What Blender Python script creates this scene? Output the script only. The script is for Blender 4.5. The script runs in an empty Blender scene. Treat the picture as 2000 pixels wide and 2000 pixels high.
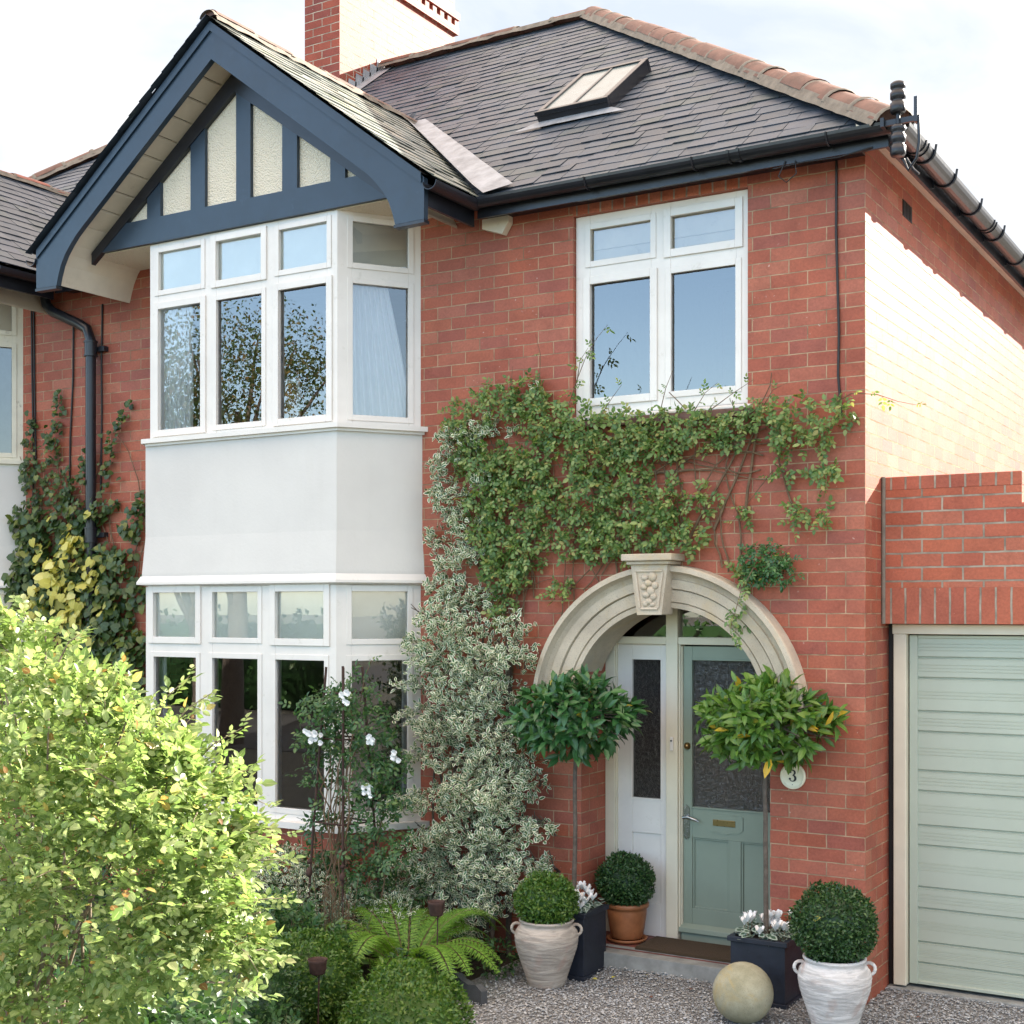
import bpy, bmesh, math, random
import numpy as np
from mathutils import Vector, Matrix
R = math.radians
random.seed(7)
rng = np.random.default_rng(11)
scene = bpy.context.scene
COL = scene.collection

# ------------------------------------------------------------------ camera
cam_d = bpy.data.cameras.new('camera'); cam = bpy.data.objects.new('camera', cam_d); COL.objects.link(cam)
cam.location = (2.352, -7.958, 2.35)
cam.rotation_euler = (R(90), 0, R(31.06))
cam_d.sensor_width = 36; cam_d.lens = 47.7
cam_d.shift_y = 0.095
cam_d.clip_start = 0.05; cam_d.clip_end = 2000
scene.camera = cam

# ------------------------------------------------------------------ light
SUNV = Vector((1.0, 2.1, 1.15)).normalized()
SUN_EL = math.asin(SUNV.z); SUN_AZ = math.atan2(SUNV.x, SUNV.y)
w = bpy.data.worlds.new('World'); scene.world = w; w.use_nodes = True
nt = w.node_tree; nt.nodes.clear()
def wn(t, **k):
    n = nt.nodes.new(t)
    for a, v in k.items(): setattr(n, a, v)
    return n
out = wn('ShaderNodeOutputWorld'); bg = wn('ShaderNodeBackground')
sky = wn('ShaderNodeTexSky', sky_type='NISHITA', sun_disc=False, sun_elevation=SUN_EL, sun_rotation=SUN_AZ,
         air_density=1.0, dust_density=1.0, ozone_density=1.0)
SKY_STRENGTH = 0.12
bg.inputs['Strength'].default_value = SKY_STRENGTH
VB, VW = (1.40, 1.56, 1.84), (2.0, 2.02, 2.06)     # pale haze / cloud low behind the house
CT = (5.7, 4.65, 3.85)                                  # unseen overhead cloud, added to light the shaded front
# thin bright cloud sheet, thicker behind the house, broken with blue towards the left
tc = wn('ShaderNodeTexCoord'); sep = wn('ShaderNodeSeparateXYZ')
mp = wn('ShaderNodeMapping'); mp.inputs['Scale'].default_value = (1.0, 1.0, 2.6)
n1 = wn('ShaderNodeTexNoise'); n1.inputs['Scale'].default_value = 3.2; n1.inputs['Detail'].default_value = 9; n1.inputs['Roughness'].default_value = 0.55
n1.inputs['Distortion'].default_value = 0.4
nt.links.new(tc.outputs['Generated'], mp.inputs['Vector']); nt.links.new(mp.outputs[0], n1.inputs['Vector'])
nt.links.new(tc.outputs['Generated'], sep.inputs[0])
rampc = wn('ShaderNodeValToRGB'); rampc.color_ramp.elements[0].position = 0.37; rampc.color_ramp.elements[1].position = 0.58
nt.links.new(n1.outputs['Fac'], rampc.inputs['Fac'])
# cloud veil colour (radiance before strength)
veil = wn('ShaderNodeMix', data_type='RGBA')
veil.inputs[6].default_value = (VB[0], VB[1], VB[2], 1); veil.inputs[7].default_value = (VW[0], VW[1], VW[2], 1)
nt.links.new(rampc.outputs['Color'], veil.inputs[0])
ymask = wn('ShaderNodeMapRange'); ymask.inputs['From Min'].default_value = -0.35; ymask.inputs['From Max'].default_value = 0.25
nt.links.new(sep.outputs['Y'], ymask.inputs['Value'])
zmask = wn('ShaderNodeMapRange'); zmask.inputs['From Min'].default_value = 0.42; zmask.inputs['From Max'].default_value = 0.70
nt.links.new(sep.outputs['Z'], zmask.inputs['Value'])
top = wn('ShaderNodeMix', data_type='RGBA'); top.inputs[7].default_value = (*CT, 1)
nt.links.new(zmask.outputs[0], top.inputs[0]); nt.links.new(sky.outputs[0], top.inputs[6])
mixs = wn('ShaderNodeMix', data_type='RGBA')
lowm = wn('ShaderNodeMath', operation='SUBTRACT'); lowm.inputs[0].default_value = 1.0; nt.links.new(zmask.outputs[0], lowm.inputs[1])
m3 = wn('ShaderNodeMath', operation='MULTIPLY'); nt.links.new(ymask.outputs[0], m3.inputs[0]); nt.links.new(lowm.outputs[0], m3.inputs[1])
nt.links.new(m3.outputs[0], mixs.inputs[0]); nt.links.new(top.outputs[2], mixs.inputs[6]); nt.links.new(veil.outputs[2], mixs.inputs[7])
nt.links.new(mixs.outputs[2], bg.inputs['Color']); nt.links.new(bg.outputs[0], out.inputs[0])

sun_d = bpy.data.lights.new('sun', 'SUN'); sun_d.energy = 4.3; sun_d.angle = R(0.5); sun_d.color = (1.0, 0.93, 0.82)
sun = bpy.data.objects.new('sun', sun_d); COL.objects.link(sun)
sun.rotation_euler = (-SUNV).to_track_quat('-Z', 'Y').to_euler()
vs = scene.view_settings
vs.view_transform = 'Standard'; vs.look = 'None'; vs.exposure = 2.27; vs.gamma = 1.0

# ------------------------------------------------------------------ materials
MATS = {}
class NT:
    def __init__(s, name):
        s.m = bpy.data.materials.new(name); s.m.use_nodes = True; s.t = s.m.node_tree; s.t.nodes.clear()
        s.out = s.n('ShaderNodeOutputMaterial'); s.b = s.n('ShaderNodeBsdfPrincipled'); s.l(s.b.outputs[0], s.out.inputs[0])
        MATS[name] = s.m
    def n(s, t, ins=None, **k):
        x = s.t.nodes.new(t)
        for a, v in k.items(): setattr(x, a, v)
        for a, v in (ins or {}).items(): s.set(x.inputs[a], v)
        return x
    def set(s, sock, v):
        if isinstance(v, bpy.types.NodeSocket): s.t.links.new(v, sock)
        elif isinstance(v, tuple) and len(v) == 3 and sock.type == 'RGBA': sock.default_value = (*v, 1)
        else: sock.default_value = v
    def l(s, a, b): s.t.links.new(a, b)
    def p(s, **k):
        for a, v in k.items(): s.set(s.b.inputs[a.replace('_', ' ')], v)
    def math(s, op, a, b=0.0, c=0.0):
        x = s.n('ShaderNodeMath', operation=op); s.set(x.inputs[0], a); s.set(x.inputs[1], b); s.set(x.inputs[2], c); return x.outputs[0]
    def mix(s, f, a, b, mode='MIX'):
        x = s.n('ShaderNodeMix', data_type='RGBA', blend_type=mode); s.set(x.inputs[0], f); s.set(x.inputs[6], a); s.set(x.inputs[7], b); return x.outputs[2]
    def ramp(s, f, stops):
        x = s.n('ShaderNodeValToRGB'); s.l(f, x.inputs[0]); e = x.color_ramp.elements
        while len(e) < len(stops): e.new(0.5)
        for q, (pos, c) in zip(e, stops): q.position = pos; q.color = (*c, 1) if len(c) == 3 else c
        return x.outputs[0]
    def noise(s, scale, detail=4, rough=0.55, vec=None, dist=0.0):
        x = s.n('ShaderNodeTexNoise', ins={'Scale': scale, 'Detail': detail, 'Roughness': rough, 'Distortion': dist})
        s.l(vec if vec is not None else s.obj(), x.inputs['Vector']); return x.outputs['Fac']
    def obj(s):
        if not hasattr(s, '_o'): s._o = s.n('ShaderNodeTexCoord').outputs['Object']
        return s._o
    def uv(s):
        if not hasattr(s, '_u'): s._u = s.n('ShaderNodeUVMap', uv_map='UVMap').outputs[0]
        return s._u
    def island(s):
        if not hasattr(s, '_i'): s._i = s.n('ShaderNodeNewGeometry').outputs['Random Per Island']
        return s._i
    def bump(s, h, dist=0.005, strength=1.0, normal=None):
        x = s.n('ShaderNodeBump', ins={'Height': h, 'Distance': dist, 'Strength': strength})
        if normal is not None: s.l(normal, x.inputs['Normal'])
        s.l(x.outputs[0], s.b.inputs['Normal']); return x.outputs[0]

def brick_mat(name, bw, bh, mortar, cols, mcol, rough=0.42, offset=0.5, smooth=0.1, stain=True):
    s = NT(name)
    wob = s.n('ShaderNodeTexNoise', ins={'Scale': 9.0, 'Detail': 3.0}); s.l(s.uv(), wob.inputs['Vector'])
    d = s.n('ShaderNodeVectorMath', operation='SUBTRACT', ins={1: (0.5, 0.5, 0.5)}); s.l(wob.outputs['Color'], d.inputs[0])
    d2 = s.n('ShaderNodeVectorMath', operation='SCALE', ins={'Scale': 0.007}); s.l(d.outputs[0], d2.inputs[0])
    add = s.n('ShaderNodeVectorMath', operation='ADD'); s.l(s.uv(), add.inputs[0]); s.l(d2.outputs[0], add.inputs[1])
    a2 = s.n('ShaderNodeVectorMath', operation='ADD', ins={1: (bw * 200, bh * 200, 0)}); s.l(add.outputs[0], a2.inputs[0])
    bt = s.n('ShaderNodeTexBrick', ins={'Scale': 1.0, 'Mortar Size': mortar / 2, 'Mortar Smooth': smooth, 'Brick Width': bw, 'Row Height': bh, 'Bias': 0.0})
    bt.offset = offset; bt.offset_frequency = 2; bt.squash = 1; s.l(a2.outputs[0], bt.inputs['Vector'])
    sp = s.n('ShaderNodeSeparateXYZ'); s.l(a2.outputs[0], sp.inputs[0])
    row = s.math('FLOOR', s.math('DIVIDE', sp.outputs[1], bh))
    odd = s.math('MODULO', row, 2.0)
    off = s.math('MULTIPLY', s.math('SUBTRACT', 1.0, odd), offset)
    col = s.math('FLOOR', s.math('ADD', s.math('DIVIDE', sp.outputs[0], bw), off))
    cx = s.n('ShaderNodeCombineXYZ'); s.l(row, cx.inputs[0]); s.l(col, cx.inputs[1])
    wn_ = s.n('ShaderNodeTexWhiteNoise', noise_dimensions='2D'); s.l(cx.outputs[0], wn_.inputs['Vector'])
    n = len(cols); base = s.ramp(wn_.outputs['Value'], [(i / (n - 1), c) for i, c in enumerate(cols)])
    grain = s.noise(60, 5, 0.7, s.uv()); patch = s.noise(1.1, 4, 0.6, s.uv())
    base = s.mix(0.5, base, s.ramp(grain, [(0.3, (0.55, 0.55, 0.55)), (0.7, (1.25, 1.2, 1.2))]), 'MULTIPLY')
    if stain: base = s.mix(0.55, base, s.ramp(s.noise(4.3, 6, 0.7, s.uv(), 0.5), [(0.32, (0.70, 0.66, 0.66)), (0.5, (1.0, 1.0, 1.0)), (0.70, (1.22, 1.16, 1.1))]), 'MULTIPLY')
    if stain: base = s.mix(0.45, base, s.ramp(patch, [(0.3, (0.72, 0.66, 0.7)), (0.65, (1.2, 1.12, 1.05))]), 'MULTIPLY')
    mnoise = s.noise(7, 4, 0.6, s.uv())
    mc = s.mix(s.ramp(mnoise, [(0.35, (0, 0, 0)), (0.62, (1, 1, 1))]), tuple(x * 0.5 for x in mcol), mcol)
    c = s.mix(bt.outputs['Fac'], base, mc)
    # lime bloom and paint specks
    sp1 = s.noise(38, 2, 0.5, s.uv()); spk = s.ramp(sp1, [(0.70, (0, 0, 0)), (0.725, (1, 1, 1))])
    reg = s.ramp(s.noise(2.3, 3, 0.6, s.uv()), [(0.5, (0, 0, 0)), (0.62, (1, 1, 1))])
    c = s.mix(s.math('MULTIPLY', s.math('MULTIPLY', spk, reg), 0.7), c, (0.62, 0.5, 0.44))
    s.p(Base_Color=c, Roughness=s.math('MULTIPLY_ADD', bt.outputs['Fac'], 0.4, rough), Specular_IOR_Level=s.math('MULTIPLY_ADD', bt.outputs['Fac'], -0.21, 0.21))
    h = s.math('ADD', s.math('MULTIPLY', bt.outputs['Fac'], -1.0), s.math('MULTIPLY', grain, 0.25))
    h = s.math('ADD', h, s.math('MULTIPLY', wn_.outputs['Value'], 0.25))
    s.bump(h, 0.010, 0.9)
    return s.m
brick_mat('brick', 0.235, 0.083, 0.0075, [(0.345, 0.102, 0.064), (0.40, 0.128, 0.076), (0.365, 0.109, 0.068), (0.42, 0.155, 0.100), (0.35, 0.105, 0.068), (0.39, 0.121, 0.073), (0.385, 0.138, 0.094), (0.315, 0.100, 0.074), (0.38, 0.112, 0.064)], (0.50, 0.34, 0.225), rough=0.54)
GB = [(0.39, 0.112, 0.064), (0.44, 0.140, 0.080), (0.41, 0.122, 0.076), (0.46, 0.165, 0.102), (0.36, 0.100, 0.064)]
brick_mat('garage_brick', 0.24, 0.0845, 0.012, GB, (0.40, 0.34, 0.27), rough=0.6)
brick_mat('soldier_brick', 0.088, 0.5, 0.013, GB, (0.40, 0.34, 0.27), rough=0.6, offset=0.0)
brick_mat('chimney_brick', 0.235, 0.083, 0.009, [(0.26, 0.065, 0.042), (0.34, 0.085, 0.05), (0.30, 0.072, 0.045), (0.22, 0.06, 0.05)], (0.55, 0.48, 0.38), rough=0.6)

def paint(name, col, rough=0.45, var=0.12, scale=5.0, bump=0.0015, dirt=None, spec=0.5):
    s = NT(name)
    a = s.noise(scale, 5, 0.6); b = s.noise(scale * 9, 4, 0.6)
    lo = tuple(x * (1 - var) for x in col); hi = tuple(min(1, x * (1 + var * 0.6)) for x in col)
    c = s.mix(s.ramp(a, [(0.35, (0, 0, 0)), (0.65, (1, 1, 1))]), lo, hi)
    if dirt: c = s.mix(s.ramp(s.noise(scale * 2.2, 8, 0.72), [(0.60, (0, 0, 0)), (0.74, (0.75, 0.75, 0.75))]), c, dirt)
    s.p(Base_Color=c, Roughness=s.math('MULTIPLY_ADD', b, 0.2, rough - 0.1), Specular_IOR_Level=spec)
    s.bump(s.math('ADD', a, s.math('MULTIPLY', b, 0.5)), bump, 0.6)
    return s.m
paint('white_paint', (0.76, 0.725, 0.68), 0.42, 0.05, 4.0, 0.001, (0.55, 0.52, 0.45))
paint('peeling_paint', (0.70, 0.66, 0.54), 0.6, 0.08, 5.0, 0.002, (0.22, 0.17, 0.11))
paint('cream_paint', (0.72, 0.66, 0.52), 0.45, 0.06, 4.0, 0.001)
paint('white_render', (0.71, 0.695, 0.675), 0.8, 0.05, 1.6, 0.006)
paint('navy_paint', (0.018, 0.036, 0.060), 0.38, 0.16, 3.0, 0.001, (0.035, 0.058, 0.09))
paint('black_paint', (0.012, 0.014, 0.020), 0.33, 0.3, 6.0, 0.001, (0.03, 0.032, 0.035))
paint('soffit_paint', (0.66, 0.58, 0.46), 0.6, 0.10, 3.0, 0.001, (0.42, 0.35, 0.26))
paint('sage_paint', (0.235, 0.285, 0.225), 0.42, 0.06, 3.0, 0.001)
paint('garage_paint', (0.43, 0.475, 0.395), 0.40, 0.05, 2.0, 0.001)
paint('planter_paint', (0.014, 0.019, 0.032), 0.5, 0.25, 9.0, 0.002, (0.05, 0.055, 0.065))
paint('lead', (0.30, 0.315, 0.34), 0.6, 0.3, 7.0, 0.006, (0.42, 0.43, 0.45))
paint('concrete', (0.27, 0.28, 0.27), 0.85, 0.25, 9.0, 0.004, (0.15, 0.15, 0.14))
paint('mortar', (0.21, 0.18, 0.145), 0.9, 0.25, 14.0, 0.008, (0.17, 0.15, 0.12))
paint('ridge_clay', (0.15, 0.070, 0.050), 0.65, 0.35, 7.0, 0.004, (0.075, 0.06, 0.052))
paint('red_ridge_clay', (0.30, 0.09, 0.06), 0.6, 0.25, 7.0, 0.004)
paint('terracotta', (0.33, 0.125, 0.05), 0.45, 0.25, 9.0, 0.003, (0.20, 0.08, 0.04))
paint('quarry_tile', (0.19, 0.06, 0.045), 0.5, 0.3, 9.0, 0.002)
paint('iron_rust', (0.055, 0.026, 0.019), 0.8, 0.4, 30.0, 0.002, (0.10, 0.042, 0.024))
paint('chrome', (0.45, 0.45, 0.46), 0.25, 0.1, 9.0, 0.0005); MATS['chrome'].node_tree.nodes['Principled BSDF'].inputs['Metallic'].default_value = 1
paint('brass', (0.34, 0.24, 0.11), 0.3, 0.1, 9.0, 0.0005); MATS['brass'].node_tree.nodes['Principled BSDF'].inputs['Metallic'].default_value = 1
paint('cable_black', (0.012, 0.010, 0.010), 0.5, 0.2)
paint('enamel', (0.78, 0.72, 0.55), 0.3, 0.04, 8.0, 0.0006)
paint('black_ink', (0.012, 0.012, 0.016), 0.4, 0.1)
paint('room_plaster', (0.30, 0.285, 0.26), 0.9, 0.1)
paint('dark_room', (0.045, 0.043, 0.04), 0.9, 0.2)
paint('blind_cloth', (0.93, 0.92, 0.87), 0.9, 0.05, 3.0)
paint('curtain_cloth', (0.82, 0.83, 0.85), 0.9, 0.04, 4.0)
paint('picture_brown', (0.35, 0.18, 0.07), 0.7, 0.4, 12.0)
paint('bark', (0.12, 0.095, 0.075), 0.85, 0.35, 30.0, 0.006)
paint('pale_bark', (0.22, 0.17, 0.12), 0.85, 0.35, 30.0, 0.006)
paint('twig', (0.16, 0.10, 0.055), 0.8, 0.3, 30.0, 0.003)
paint('petal', (0.86, 0.86, 0.85), 0.6, 0.04, 20.0)
paint('road_asphalt', (0.05, 0.05, 0.05), 0.9, 0.2)

def streaked_render():
    s = NT('white_render'); mp_ = s.n('ShaderNodeMapping', ins={'Scale': (9.0, 9.0, 0.7)}); s.l(s.obj(), mp_.inputs[0])
    st = s.noise(1.0, 6, 0.65, mp_.outputs[0]); a = s.noise(1.3, 5, 0.6); b = s.noise(45, 3, 0.6)
    c = s.mix(s.ramp(a, [(0.35, (0, 0, 0)), (0.65, (1, 1, 1))]), (0.62, 0.60, 0.57), (0.675, 0.655, 0.62))
    c = s.mix(s.math('MULTIPLY', s.ramp(st, [(0.52, (0, 0, 0)), (0.74, (1, 1, 1))]), 0.13), c, (0.55, 0.52, 0.47))
    s.p(Base_Color=c, Roughness=0.85); s.bump(s.math('ADD', a, s.math('MULTIPLY', b, 0.35)), 0.006, 0.6)
streaked_render()
# roughcast
def roughcast(name, col):
    s = NT(name)
    v = s.n('ShaderNodeTexVoronoi', ins={'Scale': 75.0, 'Randomness': 1.0}); s.l(s.obj(), v.inputs['Vector'])
    a = s.noise(3, 5, 0.6)
    c = s.mix(v.outputs['Distance'], col, tuple(x * 0.8 for x in col))
    c = s.mix(s.ramp(a, [(0.3, (0, 0, 0)), (0.7, (1, 1, 1))]), tuple(x * 0.9 for x in col), c)
    s.p(Base_Color=c, Roughness=0.9); s.bump(s.math('MULTIPLY', v.outputs['Distance'], -1.0), 0.010, 1.0)
roughcast('roughcast', (0.87, 0.78, 0.62))

def slate_mat(name, k, lich, tint=(1, 1, 1)):
    s = NT(name)
    base = s.ramp(s.island(), [(q, tuple(x * k * t_ for x, t_ in zip(c, tint))) for q, c in [(0, (0.034, 0.054, 0.082)), (0.25, (0.053, 0.080, 0.116)), (0.5, (0.042, 0.063, 0.092)), (0.7, (0.066, 0.088, 0.126)), (0.88, (0.050, 0.078, 0.090)), (1, (0.086, 0.104, 0.138))]])
    n = s.noise(9, 6, 0.65); n2 = s.noise(40, 5, 0.7); n3 = s.noise(1.3, 5, 0.65)
    c = s.mix(0.65, base, s.ramp(n, [(0.3, (0.6, 0.6, 0.62)), (0.7, (1.35, 1.3, 1.3))]), 'MULTIPLY')
    c = s.mix(0.5, c, s.ramp(n3, [(0.35, (0.7, 0.74, 0.72)), (0.65, (1.3, 1.25, 1.2))]), 'MULTIPLY')
    c = s.mix(s.math('MULTIPLY', s.ramp(n2, [(0.64 - lich * .12, (0, 0, 0)), (0.72, (1, 1, 1))]), 0.35 + .3 * lich), c, (0.30, 0.29, 0.24))   # lichen flecks, thickened on the sunlit copy to lighten it
    s.p(Base_Color=c, Roughness=s.math('MULTIPLY_ADD', n, 0.25, 0.40), Specular_IOR_Level=0.5)
    s.bump(s.math('ADD', n, s.math('MULTIPLY', n2, 0.4)), 0.004, 0.7)
slate_mat('slate', 0.78, 0.0); slate_mat('sunlit_slate', 2.3, 1.0, (1.35, 1.05, 0.66))  # second is a paler copy: sunlight on the right gable slope put into colour

def stone_mat(name, col, dark, lich, scale=14):
    s = NT(name)
    n = s.noise(scale * 0.3, 6, 0.65); g = s.noise(scale * 9, 4, 0.75)
    c = s.mix(s.ramp(n, [(0.36, (0, 0, 0)), (0.64, (1, 1, 1))]), dark, col)
    c = s.mix(s.math('MULTIPLY', s.ramp(g, [(0.56, (0, 0, 0)), (0.68, (1, 1, 1))]), 0.75), c, tuple(x * 0.35 for x in col))
    c = s.mix(s.math('MULTIPLY', s.ramp(s.noise(scale * 0.22, 5, 0.7, dist=1.0), [(0.52, (0, 0, 0)), (0.68, (1, 1, 1))]), 0.7), c, lich)
    s.p(Base_Color=c, Roughness=0.88); s.bump(s.math('ADD', g, n), 0.006, 0.6)
stone_mat('arch_stone', (0.60, 0.515, 0.40), (0.47, 0.40, 0.31), (0.54, 0.42, 0.26))
stone_mat('ball_stone', (0.42, 0.40, 0.29), (0.27, 0.26, 0.17), (0.42, 0.31, 0.11), 20)
stone_mat('edging_stone', (0.075, 0.08, 0.085), (0.045, 0.05, 0.055), (0.06, 0.07, 0.05))

def urn_mat(name, col):
    s = NT(name)
    mp_ = s.n('ShaderNodeMapping', ins={'Scale': (3.0, 3.0, 26.0)}); s.l(s.obj(), mp_.inputs[0])
    st = s.noise(1.6, 6, 0.7, mp_.outputs[0], 0.6); n = s.noise(5, 6, 0.65, dist=0.6)
    c = s.mix(s.ramp(st, [(0.42, (1, 1, 1)), (0.60, (0, 0, 0))]), col, tuple(x * 0.62 for x in col))
    c = s.mix(s.math('MULTIPLY', s.ramp(n, [(0.52, (0, 0, 0)), (0.70, (1, 1, 1))]), 0.75), c, (0.40, 0.255, 0.205))
    s.p(Base_Color=c, Roughness=0.85); s.bump(s.math('ADD', st, s.math('MULTIPLY', n, 0.4)), 0.008, 0.8)
urn_mat('urn_grey', (0.50, 0.44, 0.375)); urn_mat('urn_white', (0.74, 0.72, 0.70))

def mat_fibre():
    s = NT('coir'); n = s.noise(140, 4, 0.8); m = s.noise(9, 4, 0.6)
    s.p(Base_Color=s.mix(n, (0.035, 0.022, 0.012), (0.10, 0.066, 0.036)), Roughness=1.0); s.bump(s.math('ADD', n, m), 0.01, 1.0)
mat_fibre()
def gravel_mats():
    s = NT('gravel_stone')
    c = s.ramp(s.island(), [(0, (0.24, 0.255, 0.27)), (0.3, (0.33, 0.35, 0.365)), (0.5, (0.41, 0.43, 0.445)), (0.66, (0.31, 0.305, 0.29)), (0.8, (0.48, 0.50, 0.51)), (0.92, (0.28, 0.25, 0.21)), (1, (0.62, 0.63, 0.63))])
    s.p(Base_Color=s.mix(0.5, c, s.ramp(s.noise(60), [(0.3, (0.6, 0.6, 0.6)), (0.7, (1.3, 1.3, 1.3))]), 'MULTIPLY'), Roughness=0.75)
    s = NT('gravel_bed')
    v = s.n('ShaderNodeTexVoronoi', ins={'Scale': 70.0}); s.l(s.obj(), v.inputs[0])
    wn2 = s.n('ShaderNodeTexWhiteNoise'); s.l(v.outputs['Color'], wn2.inputs['Vector'])
    c = s.ramp(wn2.outputs['Value'], [(0, (0.18, 0.185, 0.19)), (0.5, (0.30, 0.31, 0.315)), (1, (0.44, 0.45, 0.455))])
    s.p(Base_Color=s.mix(v.outputs['Distance'], c, (0.14, 0.135, 0.13)), Roughness=0.9); s.bump(s.math('MULTIPLY', v.outputs['Distance'], -1.0), 0.02, 1.0)
    s = NT('soil'); n = s.noise(14, 8, 0.7); g = s.noise(1.2, 4)
    s.p(Base_Color=s.mix(n, (0.018, 0.013, 0.009), (0.06, 0.045, 0.03)), Roughness=1.0); s.bump(n, 0.04, 1.0)
    s = NT('lawn'); n = s.noise(3, 8, 0.7); g = s.noise(90, 3, 0.7)
    s.p(Base_Color=s.mix(g, s.mix(n, (0.10, 0.095, 0.085), (0.16, 0.145, 0.125)), (0.08, 0.085, 0.06)), Roughness=1.0); s.bump(g, 0.03, 1.0)
gravel_mats()

def glass_mat(name, ior=1.75, tint=(1, 1, 1), rough=0.0, frosted=False):
    s = NT(name); s.t.nodes.remove(s.b)
    tr = s.n('ShaderNodeBsdfTransparent', ins={'Color': tint}); gl = s.n('ShaderNodeBsdfGlossy', ins={'Roughness': rough, 'Color': (1, 1, 1)})
    fr = s.n('ShaderNodeFresnel', ins={'IOR': ior}); mx = s.n('ShaderNodeMixShader')
    if frosted:
        n = s.noise(34, 5, 0.7, dist=1.5); b = s.n('ShaderNodeBump', ins={'Height': n, 'Distance': 0.02, 'Strength': 1.0})
        s.l(b.outputs[0], gl.inputs['Normal']); s.l(b.outputs[0], fr.inputs['Normal'])
    else:
        n = s.noise(2.2, 2, 0.5); b = s.n('ShaderNodeBump', ins={'Height': n, 'Distance': 0.004, 'Strength': 0.08}); s.l(b.outputs[0], gl.inputs['Normal'])
    s.l(fr.outputs[0], mx.inputs[0]); s.l(tr.outputs[0], mx.inputs[1]); s.l(gl.outputs[0], mx.inputs[2]); s.l(mx.outputs[0], s.out.inputs[0])
glass_mat('glass', 2.3); glass_mat('frosted_glass', 2.5, (0.22, 0.24, 0.21), 0.2, True); glass_mat('dark_glass', 1.55, (0.08, 0.085, 0.08), 0.12, True); paint('skylight_glass', (0.12, 0.165, 0.17), 0.25, 0.2, 8.0, 0.0005)

def leaf_mat(name, stops, rough=0.45, trans=0.3, trans_mul=(1.5, 1.6, 0.6), rim=None, vein=True, spec=0.5):
    s = NT(name)
    c = s.ramp(s.island(), stops)
    c = s.mix(0.5, c, s.ramp(s.noise(3.0, 3), [(0.3, (0.75, 0.78, 0.7)), (0.7, (1.2, 1.15, 1.1))]), 'MULTIPLY')
    sp = s.n('ShaderNodeSeparateXYZ'); s.l(s.uv(), sp.inputs[0])
    if rim:
        edge = s.math('ADD', sp.outputs[0], s.math('MULTIPLY', s.math('SUBTRACT', s.noise(60, 2), 0.5), 0.5))
        c = s.mix(s.ramp(edge, [(rim[1], (0, 0, 0)), (rim[1] + 0.14, (1, 1, 1))]), c, rim[0])
    elif vein:
        c = s.mix(s.ramp(sp.outputs[0], [(0.0, (0.35, 0.35, 0.35)), (0.12, (0, 0, 0))]), c, tuple(min(1, x * 2.0 + 0.01) for x in stops[len(stops) // 2][1]))
    s.p(Base_Color=c, Roughness=rough, Specular_IOR_Level=spec)
    if trans > 0:
        tl = s.n('ShaderNodeBsdfTranslucent'); s.l(s.mix(1.0, c, trans_mul, 'MULTIPLY'), tl.inputs['Color'])
        mx = s.n('ShaderNodeMixShader', ins={0: trans}); s.l(s.b.outputs[0], mx.inputs[1]); s.l(tl.outputs[0], mx.inputs[2]); s.l(mx.outputs[0], s.out.inputs[0])
    return s.m
leaf_mat('leaf_bush', [(0, (0.13, 0.205, 0.065)), (0.3, (0.20, 0.285, 0.10)), (0.6, (0.27, 0.355, 0.135)), (0.88, (0.36, 0.425, 0.19)), (0.975, (0.46, 0.48, 0.26)), (0.985, (0.42, 0.32, 0.10)), (0.995, (0.34, 0.18, 0.07)), (1, (0.24, 0.13, 0.07))], 0.40, 0.47, (1.3, 1.4, 0.95))
leaf_mat('leaf_creeper', [(0, (0.06, 0.135, 0.038)), (0.3, (0.105, 0.20, 0.055)), (0.6, (0.18, 0.275, 0.085)), (0.88, (0.30, 0.36, 0.13)), (1, (0.28, 0.23, 0.07))], 0.45, 0.3)
leaf_mat('leaf_variegated', [(0, (0.04, 0.11, 0.045)), (0.5, (0.07, 0.16, 0.06)), (1, (0.12, 0.21, 0.075))], 0.42, 0.2, (1.2, 1.3, 0.9), ((0.88, 0.87, 0.70), 0.55))
leaf_mat('leaf_ivy', [(0, (0.028, 0.062, 0.018)), (0.45, (0.05, 0.095, 0.024)), (0.8, (0.075, 0.125, 0.03)), (0.9, (0.12, 0.16, 0.035)), (1, (0.2, 0.22, 0.05))], 0.42, 0.25)
leaf_mat('leaf_ivy_gold', [(0, (0.46, 0.43, 0.08)), (0.5, (0.62, 0.58, 0.13)), (1, (0.72, 0.68, 0.26))], 0.5, 0.3, (1.2, 1.2, 0.7))
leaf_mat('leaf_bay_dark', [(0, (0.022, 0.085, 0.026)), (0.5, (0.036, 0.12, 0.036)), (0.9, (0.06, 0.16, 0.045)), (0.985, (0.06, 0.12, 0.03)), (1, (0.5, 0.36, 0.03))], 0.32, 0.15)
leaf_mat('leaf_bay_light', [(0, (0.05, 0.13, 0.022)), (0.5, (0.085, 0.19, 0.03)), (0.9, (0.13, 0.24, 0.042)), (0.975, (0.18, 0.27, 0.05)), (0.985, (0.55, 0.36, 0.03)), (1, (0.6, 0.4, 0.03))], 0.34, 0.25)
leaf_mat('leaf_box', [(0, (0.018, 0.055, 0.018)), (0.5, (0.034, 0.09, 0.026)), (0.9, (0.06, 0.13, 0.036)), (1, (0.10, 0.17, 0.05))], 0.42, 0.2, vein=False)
leaf_mat('leaf_box_bright', [(0, (0.04, 0.11, 0.018)), (0.5, (0.075, 0.165, 0.026)), (0.9, (0.13, 0.215, 0.036)), (1, (0.18, 0.25, 0.05))], 0.42, 0.25, vein=False)
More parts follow.
